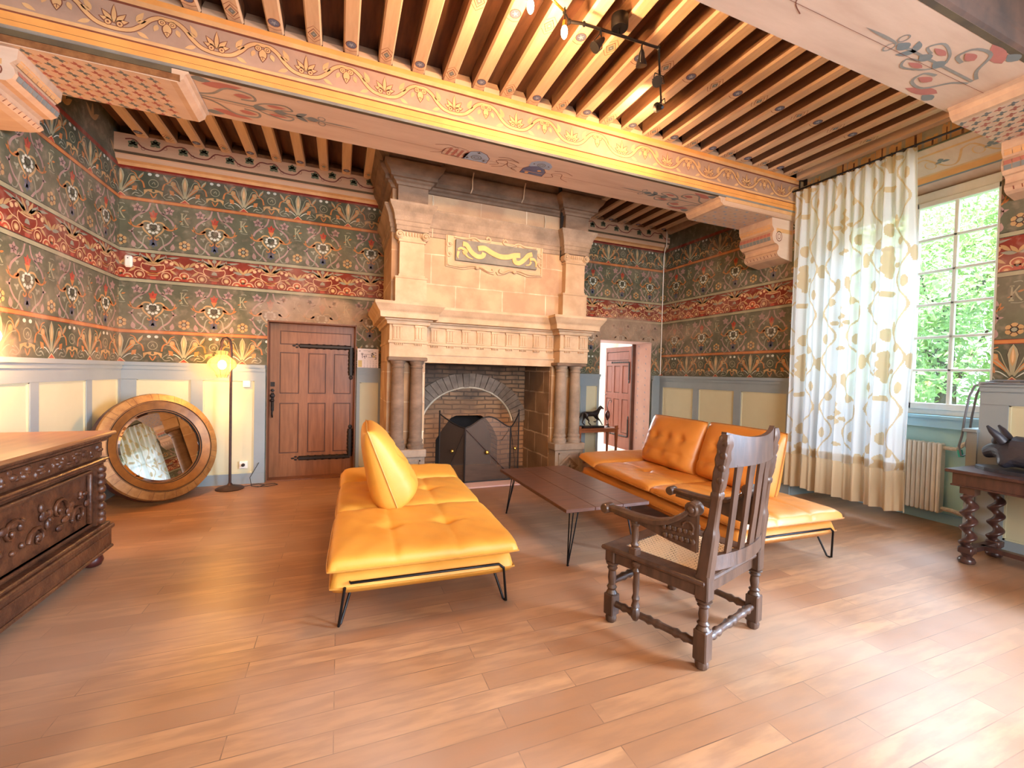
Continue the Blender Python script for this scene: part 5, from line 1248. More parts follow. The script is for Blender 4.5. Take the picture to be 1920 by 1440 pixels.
# ------------------------------------------------------------------ low table on hairpin legs
TB = thing('coffee_table', 'low dark plank table on black hairpin legs between the two sofas', 'coffee table', (1.95, 3.51, 0))
mb = MB(TB.location)
tx0, tx1, ty0, ty1, tz = 1.575, 2.335, 2.80, 4.22, .455
for i in range(3):
    a = tx0+i*(tx1-tx0)/3; mb.box(a+.0008, a+(tx1-tx0)/3-.0008, ty0+.0, ty1, tz-.028, tz, 'table_wood', bev=.003)
mb.build('table_top', TB)
mb = MB(TB.location)
for y in (3.1, 3.45, 3.95): mb = MB(TB.location); mb.box(tx0+.06, tx1-.06, y, y+.09, tz-.055, tz-.028, 'table_wood'); mb.build('batten', TB)
for x, sx in ((tx0+.06, -1), (tx1-.08, 1)):
    for y, sy in ((ty0+.06, -1), (ty1-.06, 1)):
        mb = MB(TB.location); f = (x, y, .008)
        for dx, dy in ((-.035*sx, 0), (.0, -.0), (0, -.05*sy)):
            mb.tube([(x-sx*.05+(0 if dx == 0 else -sx*.045), y-sy*.02+dy*1.2, tz-.03), (x+dx*.12, y+dy*.12, .02), (x, y, .008)], .0055, 'black_metal', 6)
        mb.ball((x, y, .008), .011, .011, .008, 'black_metal', 8, 5); mb.build('hairpin_leg', TB)

# ------------------------------------------------------------------ armchair
cR = Vector((1.992, 1.706)); cF = Vector((1.835, 2.225)); cc = (cR+cF)/2; fwd = (cF-cR).normalized()
AC = thing('armchair', 'antique carved dark oak armchair with caned seat seen from behind', 'chair', (cc.x, cc.y, 0), atan2(-fwd.x, fwd.y))
cw = 'chair_wood'; hb = .268
def blk(mb, x, y, z0, z1, w): mb.box(x-w, x+w, y-w, y+w, z0, z1, cw, bev=.006)
def turned(mb, x, y, z0, z1, r=.022):
    h = z1-z0; mb.lathe([(r*.9, z0), (r*1.25, z0+.02*h), (r*1.05, z0+.07*h), (r*.85, z0+.12*h), (r*1.15, z0+.2*h), (r*.75, z0+.28*h), (r*.95, z0+.5*h), (r*.8, z0+.72*h), (r*1.2, z0+.80*h), (r*.85, z0+.86*h), (r*1.45, z0+.93*h), (r*1.5, z0+.97*h), (r*1.1, z1)], (x, y, 0), cw, 14)
for x in (-.33, .33):
    mb = MB(); y = .27; mb.lathe([(.022, 0), (.031, .01), (.034, .03), (.028, .05)], (x, y, 0), cw, 10); blk(mb, x, y, .045, .17, .034); turned(mb, x, y, .17, .36, .026); blk(mb, x, y, .36, .44, .033)
    mb.build('front_leg', AC, smooth=35)
for x in (-.295, .295):
    s = 1 if x > 0 else -1; mb = MB(); y = -.27
    mb.lathe([(.022, 0), (.032, .01), (.035, .03), (.029, .05)], (x, y, 0), cw, 10); blk(mb, x, y, .045, .20, .035); turned(mb, x, y, .20, .35, .027); blk(mb, x, y, .35, .48, .035)
    # upper post, leaning back
    def pp(z): return (x-s*.012*(z-.45)/.7, y-.075*max(0, (z-.46))/.7)
    secs = [(.47, .030), (.55, .029), (.68, .028), (.70, .024), (.72, .020), (.86, .018), (.87, .023), (.89, .023), (.90, .019), (.93, .024), (1.0, .026), (1.03, .022), (1.06, .027), (1.10, .022), (1.13, .027), (1.165, .022), (1.185, .016)]
    mb.rings([[(pp(z)[0]+a*r*1.18, pp(z)[1]+b*r*1.15, z) for a, b in ((-1, -.7), (-.7, -1), (.7, -1), (1, -.7), (1, .7), (.7, 1), (-.7, 1), (-1, .7))] for z, r in secs], cw)
    for z in (.96, 1.02, 1.08, 1.14): mb.ball((pp(z)[0]+s*.022, pp(z)[1]-.012, z), .014, .018, .022, cw, 8, 5); mb.ball((pp(z)[0]+s*.016, pp(z)[1]+.012, z+.02), .013, .014, .02, cw, 8, 5)
    mb.build('rear_post', AC, smooth=35)
mb = MB()       # seat frame
zs = .455
fr = [(-.365, .31), (.365, .31), (.335, -.28), (-.335, -.28)]; inn = [(-.27, .225), (.27, .225), (.24, -.20), (-.24, -.20)]
for k in range(4):
    a, b = fr[k], fr[(k+1) % 4]; c, d = inn[(k+1) % 4], inn[k]
    mb.prism([a, b, c, d], lambda u, v: (u, v, zs), lambda u, v: (u, v, zs-.03), cw)
    m1 = lambda q, t: (q[0]*t, q[1]*t)
    mb.prism([m1(a, .97), m1(b, .97), m1(b, .88), m1(a, .88)], lambda u, v: (u, v, zs-.03), lambda u, v: (u, v, zs-.09), cw)
mb.tube([(x, y, zs-.014) for x, y in fr], .015, cw, 8, closed=True)
mb.build('seat_frame', AC)
mb = MB(); mb.prism(inn, lambda u, v: (u*1.02, v*1.02, zs-.004), lambda u, v: (u*1.02, v*1.02, zs-.007), 'cane'); mb.build('cane_seat', AC)
for x, s in ((-.345, -1), (.345, 1)):
    mb = MB()       # arm: flat in front, sweeping up to a scroll at the post
    path = [(x, .30, .675), (x, .22, .678), (x, .10, .672), (x*.985, -.02, .680), (x*.97, -.10, .705), (x*.95, -.16, .745), (x*.93, -.205, .785)]
    sp = []
    for a, b in zip(path, path[1:]):
        for t in (0, .33, .66): sp.append(tuple(a[i]+(b[i]-a[i])*t for i in range(3)))
    sp.append(path[-1])
    mb.rings([[(p[0]+a*(.034 if i > 3 else .034-.004*(3-i)), p[1], p[2]+b*.017) for a, b in ((-1, -.5), (-.8, -1), (.8, -1), (1, -.5), (1, .5), (.6, 1), (-.6, 1), (-1, .5))] for i, p in enumerate(sp)], cw)
    mb.lathe([(.024, -.038), (.030, -.03), (.030, .03), (.024, .038)], (x, .305, .672), cw, 14, (0, 1, 0), (0, 0, 1), (1, 0, 0))
    mb.lathe([(.030, -.036), (.038, -.028), (.038, .028), (.030, .036)], (x*.92, -.215, .795), cw, 14, (0, 1, 0), (0, 0, 1), (1, 0, 0)); mb.ball((x*.92+s*.036, -.215, .795), .008, .018, .018, cw)
    mb.build('arm', AC, smooth=40)
    mb = MB()       # carved side panel under the sweep
    mb.prism([(-.245, .585), (-.245, .79), (-.20, .775), (-.14, .73), (-.06, .685), (.06, .668), (.26, .668), (.26, .645), (.10, .635), (-.10, .60)], lambda u, v: (x*.955-.012, u, v), lambda u, v: (x*.955+.012, u, v), cw)
    for k in range(12): mb.ball((x*.955+s*.014, -.225+.030*(k % 6)+.01*(k//6), .635+.042*(k//6)-.002*(k % 6)), .008, .016, .015, cw, 8, 5)
    mb.tube([(x*.955+s*.014, -.20+.03*cos(t), .70+.03*sin(t)) for t in [i*.6 for i in range(9)]], .006, cw, 6)
    mb.build('carved_arm_panel', AC)
    mb = MB(); turned(mb, x*.955, .12, .47, .66, .021); blk(mb, x*.955, .12, .445, .49, .026); blk(mb, x*.955, .12, .63, .665, .022); mb.build('arm_support', AC, smooth=35)
    mb = MB(); turned(mb, x*.97, .10, .16, .42, .020); mb.ball((x*.97, .10, .125), .028, .028, .045, cw, 8, 6); mb.build('middle_spindle', AC, smooth=35)
def rung(name, a, b, z, r=.019):
    mb = MB(); a, b = Vector((*a, z)), Vector((*b, z)); n = 24; pts = [a.lerp(b, i/n) for i in range(n+1)]
    rad = [r*(1+.45*max(0, math.exp(-((i/n-c)**2)/.0006)) if False else 1)*(1.35 if i in (4, 6, 11, 13, 18, 20) else .85 if i in (5, 12, 19) else 1.0) for i in range(n+1)]
    mb.tube(pts, rad, cw, 10); mb.build(name, AC, smooth=50)
rung('rung', (-.295, -.27), (.295, -.27), .135); rung('rung', (-.33, .27), (.33, .27), .24)
rung('rung', (-.295, -.27), (-.33, .27), .115); rung('rung', (.295, -.27), (.33, .27), .115)
mb = MB()       # curved crest rail
cs = []
for i in range(17):
    t = -1+2*i/16; cs.append((t*.285, -.335-.045*(1-t*t), t))
def railp(z0, z1, th=.012, dz=0):
    mb.rings([[(x, y-th, z0), (x, y+th, z0), (x, y+th, z1-(.02*(1-t*t) if dz else 0)+dz*t*t), (x, y-th, z1-(.02*(1-t*t) if dz else 0)+dz*t*t)] for x, y, t in cs], cw)
railp(1.02, 1.18, .013, .015); mb.build('crest_rail', AC, smooth=30)
mb = MB(); mb.rings([[(x, y+.045-th, z0) for th, z0 in ((.014, .50), (-.014, .50), (-.014, .575), (.014, .575))] for x, y, t in cs], cw); mb.build('lower_rail', AC, smooth=30)
for i in range(4):
    t = -.60+.40*i; mb = MB(); x = t*.285; yt = -.335-.045*(1-t*t); yb2 = yt+.045; w = .029
    mb.rings([[(x-w*k, y-.007, z), (x+w*k, y-.007, z), (x+w*k, y+.007, z), (x-w*k, y+.007, z)] for z, y, k in ((.565, yb2, 1), (.75, yb2-.018, .85), (.95, yt+.01, 1), (1.03, yt, 1.25))], cw); mb.build('back_slat', AC)

# ------------------------------------------------------------------ barley-twist table at the right edge and the sculpture on it
TT = thing('twist_leg_table', 'dark oak table on barley twist legs at the right edge', 'table', (5.0, 1.3, 0))
mb = MB(TT.location); mb.box(4.665, 5.30, .25, 1.985, .735, .762, 'twist_wood', bev=.006); mb.build('table_top', TT)
mb = MB(TT.location); mb.box(4.70, 5.27, .29, 1.945, .63, .735, 'twist_wood'); mb.box(4.69, 5.28, .28, 1.955, .628, .642, 'twist_wood', bev=.004); mb.build('apron', TT)
def twist_leg(x, y):
    mb = MB(TT.location); rs = []; n = 14
    mb.box(x-.045, x+.045, y-.045, y+.045, .57, .635, 'twist_wood')
    zs_ = [.13+.44*i/70 for i in range(71)]
    for z in zs_:
        a = (z-.13)/.44*2*pi*3.6; r = .036; o = .021; rs.append([(x+o*cos(a)+r*cos(2*pi*k/n), y+o*sin(a)+r*sin(2*pi*k/n), z) for k in range(n)])
    mb.rings(rs, 'twist_wood')
    mb.box(x-.045, x+.045, y-.045, y+.045, .085, .14, 'twist_wood', bev=.008); mb.lathe([(.025, .0), (.05, .012), (.055, .03), (.045, .05), (.03, .06), (.035, .075), (.045, .09)], (x, y, 0), 'twist_wood', 16)
    mb.build('twist_leg', TT, smooth=45)
for x in (4.765, 5.20):
    for y in (1.86, .38): twist_leg(x, y)
mb = MB(TT.location); mb.box(4.79, 5.19, 1.83, 1.89, .095, .13, 'twist_wood'); mb.box(4.79, 5.19, .35, .41, .095, .13, 'twist_wood'); mb.box(4.95, 5.01, .38, 1.86, .095, .13, 'twist_wood'); mb.build('stretcher', TT)
def skin(name, verts, edges, m, parent=None, root=0, levels=2):
    me = bpy.data.meshes.new(name); me.from_pydata([v[:3] for v in verts], edges, []); ob = bpy.data.objects.new(name, me); COL.objects.link(ob)
    ob.modifiers.new('skin', 'SKIN'); s = ob.modifiers.new('sub', 'SUBSURF'); s.levels = s.render_levels = levels
    for i, v in enumerate(verts):
        r = v[3]; me.skin_vertices[0].data[i].radius = (r, r if len(v) < 5 else v[4]); me.skin_vertices[0].data[i].use_root = (i == root)
    me.materials.append(MATS[m]); 
    if parent: ob.parent = parent
    return ob
SCU = thing('sculpture', 'dark stylised horned animal sculpture on the barley twist table', 'sculpture', (5.02, 1.60, .762), RD(90))
SCU.scale = (1.3, 1.4, 1.45)
# local x runs towards the head (room +y)
mb = MB(); mb.prism([(.22*cos(t)*1.15, .13*sin(t)) for t in [2*pi*i/24 for i in range(24)]], lambda u, v: (u, v, .0), lambda u, v: (u, v, .018), 'dark_sculpt'); mb.build('base', SCU)
skin('body', [(-.12, 0, .11, .075), (.0, 0, .12, .085), (.09, 0, .125, .08), (.16, 0, .12, .055), (.205, 0, .095, .038), (.225, 0, .09, .030), (.10, .06, .06, .035), (.12, .065, .03, .028), (.10, -.06, .06, .035), (.12, -.065, .03, .028), (-.14, .05, .06, .04), (-.13, .06, .03, .028), (-.14, -.05, .06, .04), (-.13, -.06, .03, .028)],
     [(0, 1), (1, 2), (2, 3), (3, 4), (4, 5), (2, 6), (6, 7), (2, 8), (8, 9), (0, 10), (10, 11), (0, 12), (12, 13)], 'dark_sculpt', SCU, 1)
for s in (1, -1):
    mb = MB(); mb.tube([(.12, .035*s, .165), (.14, .05*s, .195), (.165, .065*s, .225), (.185, .065*s, .25)], [.026, .022, .015, .006], 'dark_sculpt', 10); mb.build('horn', SCU, smooth=60)
mb = MB(); mb.ball((.155, 0, .165), .03, .045, .03, 'dark_sculpt'); mb.build('brow', SCU, smooth=60)

# ------------------------------------------------------------------ carved chest on the left
CH = thing('chest', 'long carved dark walnut chest with bun feet along the left wall', 'chest', (-1.93, 2.6, 0))
ho = CH.location; CX = -1.60; cy0, cy1 = 1.1, 4.0
mb = MB(ho); mb.box(XL+.08, CX+.075, cy0, cy1+.06, .935, .962, 'chest_top', bev=.008); mb.build('lid', CH)
mb = MB(ho); mb.box(XL+.1, CX, cy0, cy1, .12, .935, 'chest_wood')
for (o, z0, z1) in ((.055, .915, .937), (.04, .895, .916), (.045, .755, .775), (.03, .735, .757), (.05, .275, .30), (.07, .245, .278), (.055, .12, .25), (.065, .10, .125)): mb.box(XL+.1, CX+o, cy0, cy1+o*.7, z0, z1, 'chest_wood', bev=.007)
mb.build('carcass', CH)
mb = MB(ho)
for (a, b, c, d) in ((.69, .715, 1.2, 3.84), (.32, .345, 1.2, 3.84), (.345, .69, 1.2, 1.225), (.345, .69, 3.815, 3.84)): mb.box(CX, CX+.028, c, d, a, b, 'chest_wood', bev=.005)
rnd = random.Random(11)
def scroll3(cy, cz, r, s, m='chest_wood'):
    mb.tube([(CX+.012, cy+s*(r*(1-.09*i))*cos(.62*i), cz+(r*(1-.09*i))*sin(.62*i)) for i in range(11)], [.013-.0009*i for i in range(11)], m, 6)
    mb.ball((CX+.012, cy, cz), .012, .016, .016, m, 8, 5)
for k in range(12):
    cy = 3.70-.21*k; s = 1 if k % 2 else -1
    scroll3(cy, .44+.10*(k % 2), .085, s)
    for j in range(7): a = rnd.random()*6.28; rr = .05+.06*rnd.random(); mb.ball((CX+.008, cy+rr*cos(a), .51+rr*sin(a)*1.1), .014, .026*rnd.random()+.012, .014+.02*rnd.random(), 'chest_wood', 8, 5)
mb.build('carved_panel', CH, smooth=60)
mb = MB(ho)
for k in range(22):
    cy = 3.93-.13*k
    g_ = rnd.random
    for j in range(5): mb.ball((CX+.012, cy+.10*g_()-.05, .835+.07*g_()-.035), .010+.012*g_(), .012+.022*g_(), .010+.014*g_(), 'chest_wood', 8, 5)
mb.box(CX, CX+.016, cy0+.02, cy1-.01, .79, .885, 'chest_wood'); mb.build('carved_frieze', CH, smooth=60)
mb = MB(ho)     # corner caryatid pilaster
mb.box(CX, CX+.03, 3.88, 3.98, .31, .735, 'chest_wood')
for k, (z, r) in enumerate(((.70, .036), (.655, .03), (.61, .038), (.56, .03), (.50, .026), (.44, .03), (.38, .024), (.34, .032))): mb.ball((CX+.035, 3.93, z), .028, r*1.1, .034, 'chest_wood', 10, 6)
mb.build('corner_pilaster', CH, smooth=60)
mb = MB(ho)
mb.box(CX+.055, CX+.062, 1.2, 3.98, .15, .22, 'chest_wood', bev=.003)
for k in range(60): mb.ball((CX+.052, 3.95-.047*k, .185+.03*(rnd.random()-.5)), .010, .014+.02*rnd.random(), .010+.014*rnd.random(), 'chest_wood', 8, 5)
mb.build('base_moulding', CH)
for x in (CX-.02, XL+.2):
    for y in (3.95, 1.2):
        mb = MB(ho); mb.lathe([(.03, 0), (.05, .01), (.062, .04), (.055, .07), (.04, .085), (.05, .10), (.055, .12)], (x, y, 0), 'dark_red', 14); mb.build('bun_foot', CH, smooth=50)
CD = thing('dish', 'low gilt metal dish standing on the carved chest at the left edge', 'dish', (-2.13, 3.66, .962))
mb = MB(); mb.lathe([(.06, 0), (.075, .004), (.06, .012), (.05, .016), (.09, .028), (.12, .038), (.122, .042), (.10, .036), (.0, .022)], (0, 0, 0), 'brass', 24)
for i in range(10): mb.ball((.112*cos(.628*i), .112*sin(.628*i), .042), .02, .02, .007, 'brass', 8, 5)
mb.build('bowl', CD, smooth=50)

# ------------------------------------------------------------------ round mirror leaning in the corner
MR = thing('round_mirror', 'large round gilt framed mirror leaning in the left corner', 'mirror', (-1.775, 5.68, 0))
nrm = Vector((.688, -.675, .267)).normalized(); tu = Vector((0, 0, 1)); tr = tu.cross(nrm).normalized(); tup = nrm.cross(tr)
Rm = .575; cen = Vector((0, 0, Rm*tup.z+.08*abs(nrm.z)+.004))
def dlathe(prof, m, n=64):
    mb = MB(); rs = [[cen+tr*(r*cos(2*pi*i/n))+tup*(r*sin(2*pi*i/n))+nrm*d for i in range(n)] for r, d in prof]
    ids = [[mb.vert(p) for p in r_] for r_ in rs]
    for k, (a, b) in enumerate(zip(ids, ids[1:])):
        for i in range(n): mb.idx([a[i], a[(i+1) % n], b[(i+1) % n], b[i]], m[k] if isinstance(m, list) else m)
    return mb
mb = dlathe([(.0, .0), (.40, .0), (.575, -.02), (.575, .03), (.565, .055), (.49, .075), (.486, .068), (.478, .068), (.474, .078), (.40, .055), (.392, .046), (.384, .046), (.384, .03)], ['dark_red', 'dark_red', 'dark_red', 'gilt_edge', 'gilt_edge', 'soot', 'gilt', 'soot', 'gilt', 'soot', 'gilt', 'soot'])
mb.build('frame', MR, smooth=30)
mb = dlathe([(.0, -.075), (.545, -.075), (.575, -.06), (.575, -.012), (.54, -.005)], 'dark_red'); mb.build('frame_back', MR, smooth=30)
mb = dlathe([(.386, .034), (.36, .040), (.0001, .040)], 'mirror_glass'); mb.build('mirror_plate', MR)
mb = MB()
for i in range(30):
    a = 2*pi*i/30+.05*sin(i*3); d = tr*cos(a)+tup*sin(a)
    mb.tube([cen+d*.492+nrm*.0755, cen+d*.567+nrm*.0555, cen+d*.577+nrm*.028], .0012, 'dark_red', 4)
mb.build('gilt_seams', MR)

# ------------------------------------------------------------------ floor lamp
LP = thing('floor_lamp', 'crook topped floor lamp with glowing caged glass shade beside the red door', 'lamp', (-1.19, 6.00, 0))
mb = MB(); mb.lathe([(.0, 0), (.145, 0), (.15, .008), (.13, .02), (.07, .038), (.03, .05), (.018, .07)], (0, 0, 0), 'iron_brown', 24); mb.build('base', LP, smooth=50)
mb = MB(); mb.tube([(0, 0, .06), (.0, 0, .5), (0, 0, 1.0), (0, 0, 1.55), (0, 0, 1.70), (-.012, 0, 1.765), (-.045, 0, 1.795), (-.08, 0, 1.78), (-.098, 0, 1.74), (-.095, 0, 1.69), (-.108, 0, 1.67), (-.105, 0, 1.645)], .0145, 'iron_brown', 10); mb.build('pole', LP, smooth=60)
lc = (-.09, 0, 1.475)
shp = [(.03, .165), (.055, .16), (.062, .145), (.055, .125), (.05, .118), (.085, .09), (.12, .06), (.140, .02), (.135, -.02), (.105, -.05), (.075, -.085), (.06, -.12), (.045, -.15), (.0, -.155)]
mb = MB(); rs = [[(lc[0]+r*(1+.06*abs(sin(4*a)))*cos(a), lc[1]+r*(1+.06*abs(sin(4*a)))*sin(a), lc[2]+z) for a in [2*pi*i/48 for i in range(48)]] for r, z in shp[:-1]]; mb.rings(rs, 'shade_glass', cap=False); shade = mb.build('lamp_shade', LP, smooth=60)
mb = MB()
for k in range(8):
    a = 2*pi*(k+.0)/8; mb.tube([(lc[0]+(r+.003)*cos(a), lc[1]+(r+.003)*sin(a), lc[2]+z) for r, z in shp[1:-1]], .0022, 'iron_brown', 5)
for r, z in ((.143, .02), (.087, .09), (.062, -.12)): mb.tube([(lc[0]+(r+.002)*cos(t), lc[1]+(r+.002)*sin(t), lc[2]+z) for t in [2*pi*i/24 for i in range(24)]], .002, 'iron_brown', 5, closed=True)
w_ = mb.build('wire_cage', LP); w_.parent = shade
mb = MB(); mb.ball((lc[0], lc[1], lc[2]-.0), .045, .045, .055, 'bulb', 12, 8); mb.build('light_bulb', LP, smooth=80)
mb = MB(); mb.tube(smooth_pts3 if False else [(.08, .02, .008), (.16, .05, .01), (.28, .12, .012), (.36, .05, .01), (.30, -.03, .01), (.22, .02, .012), (.19, .10, .10), (.27, .195, .26)], .004, 'ink', 6)
mb.tube([(.36, .08, .008), (.46, .10, .008), (.50, .04, .008), (.40, -.02, .008), (.26, .0, .008)], .004, 'ink', 6); mb.build('power_cord', LP)
light('floor_lamp_light', 'POINT', (-1.28, 5.96, 1.475), 62, (1, .52, .19), size=.05)
# sconce at the left edge
SN = thing('wall_sconce', 'small glowing glass wall lamp above the chest at the left edge', 'lamp', (XL, 4.08, 1.56))
mb = MB(); mb.lathe([(.0, 0), (.05, 0), (.05, .012), (.02, .02)], (0, 0, 0), 'brass', 16, (0, 1, 0), (0, 0, 1), (1, 0, 0)); mb.build('wall_plate', SN); mb = MB(); mb.tube([(.01, 0, 0), (.07, 0, -.03), (.11, 0, -.02), (.12, 0, .01)], .007, 'brass', 8); mb.build('arm', SN)
mb = MB(); mb.ball((.12, 0, .065), .045, .045, .055, 'bulb_soft', 14, 10); mb.build('glass_globe', SN, smooth=80)
light('sconce_light', 'POINT', (XL+.32, 4.08, 1.66), 26, (1, .52, .19), size=.05)

# ------------------------------------------------------------------ ceiling spotlight bar
SB = thing('spotlight_bar', 'black zigzag ceiling track with spotlights and glowing bulbs under the joists', 'ceiling light', (1.79, 2.6, 3.86))
so = SB.location
pts = [(1.10, 2.50, 3.86), (1.35, 2.61, 3.86), (1.42, 2.67, 3.86), (1.517, 2.637, 3.85), (2.126, 2.608, 3.85), (2.53, 3.05, 3.81)]
mb = MB(so); mb.tube(pts[:2], .008, 'brass', 8); mb.tube(pts[1:3], .006, 'black_metal', 8); mb.tube(pts[2:5], .010, 'black_metal', 8); mb.tube(pts[4:], .008, 'black_metal', 8)
for p_ in pts[1:5]: mb.ball(p_, .014, .014, .02, 'black_metal', 8, 6)
mb.build('rail', SB)
mb = MB(so); mb.lathe([(.0, 3.90), (.055, 3.90), (.06, 3.91), (.06, 3.985), (.0, 3.985)], (1.80, 2.63, 0), 'black_metal', 20); mb.tube([(1.80, 2.63, 3.85), (1.80, 2.63, 3.91)], .01, 'black_metal', 8); mb.build('canopy', SB, smooth=40)
def spot(p, aim, lit):
    p = Vector(p); d = Vector(aim).normalized(); a = d.orthogonal().normalized(); b = d.cross(a)
    mb = MB(so); mb.tube([p, p+Vector((0, 0, -.05))], .006, 'black_metal', 6); c = p+Vector((0, 0, -.09))
    mb.tube([p+Vector((0, 0, -.04))+a*.035, c+a*.045, c+a*.042+d*.06], .004, 'black_metal', 6); mb.tube([p+Vector((0, 0, -.04))-a*.035, c-a*.045, c-a*.042+d*.06], .004, 'black_metal', 6); mb.tube([p+Vector((0, 0, -.04))+a*.035, p+Vector((0, 0, -.04))-a*.035], .004, 'black_metal', 6)
    br = mb.build('spot_bracket', SB)
    mb = MB(so); c2 = c+d*.02
    mb.lathe([(.012, -.05), (.02, -.03), (.024, -.0), (.036, .03), (.040, .05)], c2, 'black_metal', 14, a, b, d); mb.lathe([(.030, .048), (.0001, .05)], c2, lit, 14, a, b, d); h = mb.build('spot_head', SB, smooth=40)
for p_, aim, lit in (((1.65, 2.63, 3.86), (-.6, .1, -.7), 'spot_lens'), ((1.98, 2.61, 3.85), (.15, .2, -1), 'spot_lens'), ((2.27, 2.77, 3.84), (-.6, -.5, -.5), 'spot_lens'), ((2.53, 3.05, 3.86), (.1, .9, .5), 'bulb')): spot(p_, aim, lit)
for p_ in ((1.054, 2.487, 3.70), (1.338, 2.58, 3.70)):
    mb = MB(so); mb.tube([(p_[0], p_[1], 3.86), (p_[0], p_[1], p_[2]+.06)], .005, 'black_metal', 6); mb.lathe([(.014, 0), (.016, .04)], (p_[0], p_[1], p_[2]+.03), 'brass', 10); mb.build('lamp_holder', SB)
    mb = MB(so); mb.ball(p_, .022, .022, .045, 'bulb', 12, 8); mb.build('light_bulb', SB, smooth=80)
    light('ceiling_bulb_light', 'POINT', (p_[0], p_[1], p_[2]-.07), 34, WARM, size=.03)
light('ceiling_spot_light', 'SPOT', (2.50, 3.10, 3.76), 55, WARM, size=.03, target=(2.75, 4.0, 3.95), spot_size=RD(160), spot_blend=1)
light('ceiling_spot_light_down', 'SPOT', (1.66, 2.66, 3.70), 110, WARM, size=.03, target=(1.3, 5.2, 2.3), spot_size=RD(75), spot_blend=.9)

# ------------------------------------------------------------------ small things
OCC = thing('side_table', 'small slender wooden table beside the open doorway behind the orange sofa', 'table', (3.88, 5.98, 0))
mb = MB(OCC.location); mb.box(3.46, 4.20, 5.82, 6.13, .605, .625, 'side_wood', bev=.004); mb.build('table_top', OCC)
mb = MB(OCC.location); mb.box(3.48, 4.18, 5.84, 6.11, .56, .605, 'side_wood'); mb.build('apron', OCC)
for x in (3.49, 4.17):
    for y in (5.85, 6.10):
        mb = MB(OCC.location); mb.rings([[(x+a*r, y+b*r, z) for a, b in ((-1, -1), (1, -1), (1, 1), (-1, 1))] for z, r in ((0, .010), (.3, .014), (.56, .020), (.66, .020), (.665, .014))], 'side_wood'); mb.build('leg', OCC)
HS = thing('horse_statue', 'bronze statuette of a trotting horse on the slender wooden table', 'statuette', (3.76, 5.96, .626))
mb = MB(); mb.box(-.17, .22, -.06, .06, 0, .03, 'bronze', bev=.005); mb.build('base', HS)
hv = [(-.10, 0, .215, .042), (-.02, 0, .215, .044), (.07, 0, .222, .046), (.12, 0, .255, .034), (.155, 0, .305, .024), (.175, 0, .325, .022), (.215, 0, .305, .015), (.235, 0, .295, .012),
      (-.115, .02, .16, .024), (-.135, .02, .115, .012), (-.15, .02, .08, .009), (-.10, .02, .035, .009),
      (-.09, -.02, .15, .022), (-.05, -.02, .11, .012), (-.06, -.02, .08, .009), (-.01, -.02, .036, .010),
      (.09, .02, .16, .02), (.135, .02, .125, .012), (.10, .02, .085, .009), (.06, .02, .09, .009),
      (.10, -.02, .16, .02), (.15, -.02, .115, .011), (.18, -.02, .075, .008), (.205, -.02, .036, .009),
      (-.13, 0, .245, .014), (-.17, 0, .235, .013), (-.19, 0, .19, .012), (-.225, 0, .15, .006), (.165, .012, .35, .006), (.165, -.012, .35, .006)]
he = [(0, 1), (1, 2), (2, 3), (3, 4), (4, 5), (5, 6), (6, 7), (0, 8), (8, 9), (9, 10), (10, 11), (0, 12), (12, 13), (13, 14), (14, 15), (2, 16), (16, 17), (17, 18), (18, 19), (2, 20), (20, 21), (21, 22), (22, 23), (0, 24), (24, 25), (25, 26), (26, 27), (5, 28), (5, 29)]
skin('horse', hv, he, 'bronze', HS, 1)
ON = thing('wrought_ornament', 'small wrought iron stand with curled top beside the horse statuette', 'ornament', (4.08, 5.96, .627))
mb = MB(); mb.tube([(.0, 0, 0), (0, 0, .10), (.0, 0, .25), (-.02, 0, .33), (.0, 0, .42), (.03, 0, .445), (.055, 0, .43), (.05, 0, .40)], .006, 'iron', 8); mb.lathe([(.035, 0), (.04, .006), (.02, .012), (.008, .02)], (0, 0, 0), 'iron', 14); mb.build('stem', ON)
mb = MB(); mb.lathe([(.012, .11), (.035, .16), (.04, .2), (.028, .25), (.01, .27)], (-.01, 0, 0), 'dark_red', 12); mb.build('pendant', ON, smooth=50)

CA = thing('calendar', 'square paper wall calendar hanging right of the red door', 'calendar', (.357, YB-.01, 1.60))
ca_o = CA.location
mb = MB(ca_o); mb.box(.222, .492, YB-.090, YB-.084, 1.487, 1.742, 'calendar_paper')
p = Paint(lambda u, v, l: (.357+u, YB-.0905-l, 1.615+v), lift=.0004)
# red stains of handwriting: a row of small black figures, then the grid of numbers
for (pts_, w) in (([( -.075, .045), (-.085, .055), (-.075, .065), (-.062, .055), (-.072, .045), (-.07, 0)], .006), ([(-.06, .02), (-.045, .025), (-.04, 0), (-.04, -.01)], .006), ([(-.04, .035), (-.045, .01)], .007), ([(-.022, .04), (-.022, .012)], .008),
                  ([(-.055, .05), (.03, .05)], .003), ([(.04, .075), (.045, .05), (.035, .045)], .005), ([(.07, .075), (.055, .066), (.062, .052), (.08, .05)], .011), ([(.08, .078), (.10, .075), (.10, .062)], .006), ([(.05, .045), (.052, .018)], .012), ([(.098, .045), (.10, .03)], .008), ([(.085, .012), (.105, .015), (.10, -.005), (.085, -.008), (.11, -.008)], .006), ([(.0, .012), (.07, .01)], .003)):
    p.at(0, 0).stroke(pts_, w, 'ink', 1)
p.poly([(.062, .012), (.09, .012), (.09, .04), (.062, .04)], 'ink_yellow', 1); p.poly([(-.125, -.12), (-.075, -.12), (-.075, -.03), (-.125, -.03)], 'ink_yellow', 1)
p.poly([(-.115, .088), (-.095, .088), (-.095, .1), (-.115, .1)], 'ink_grey', 1)
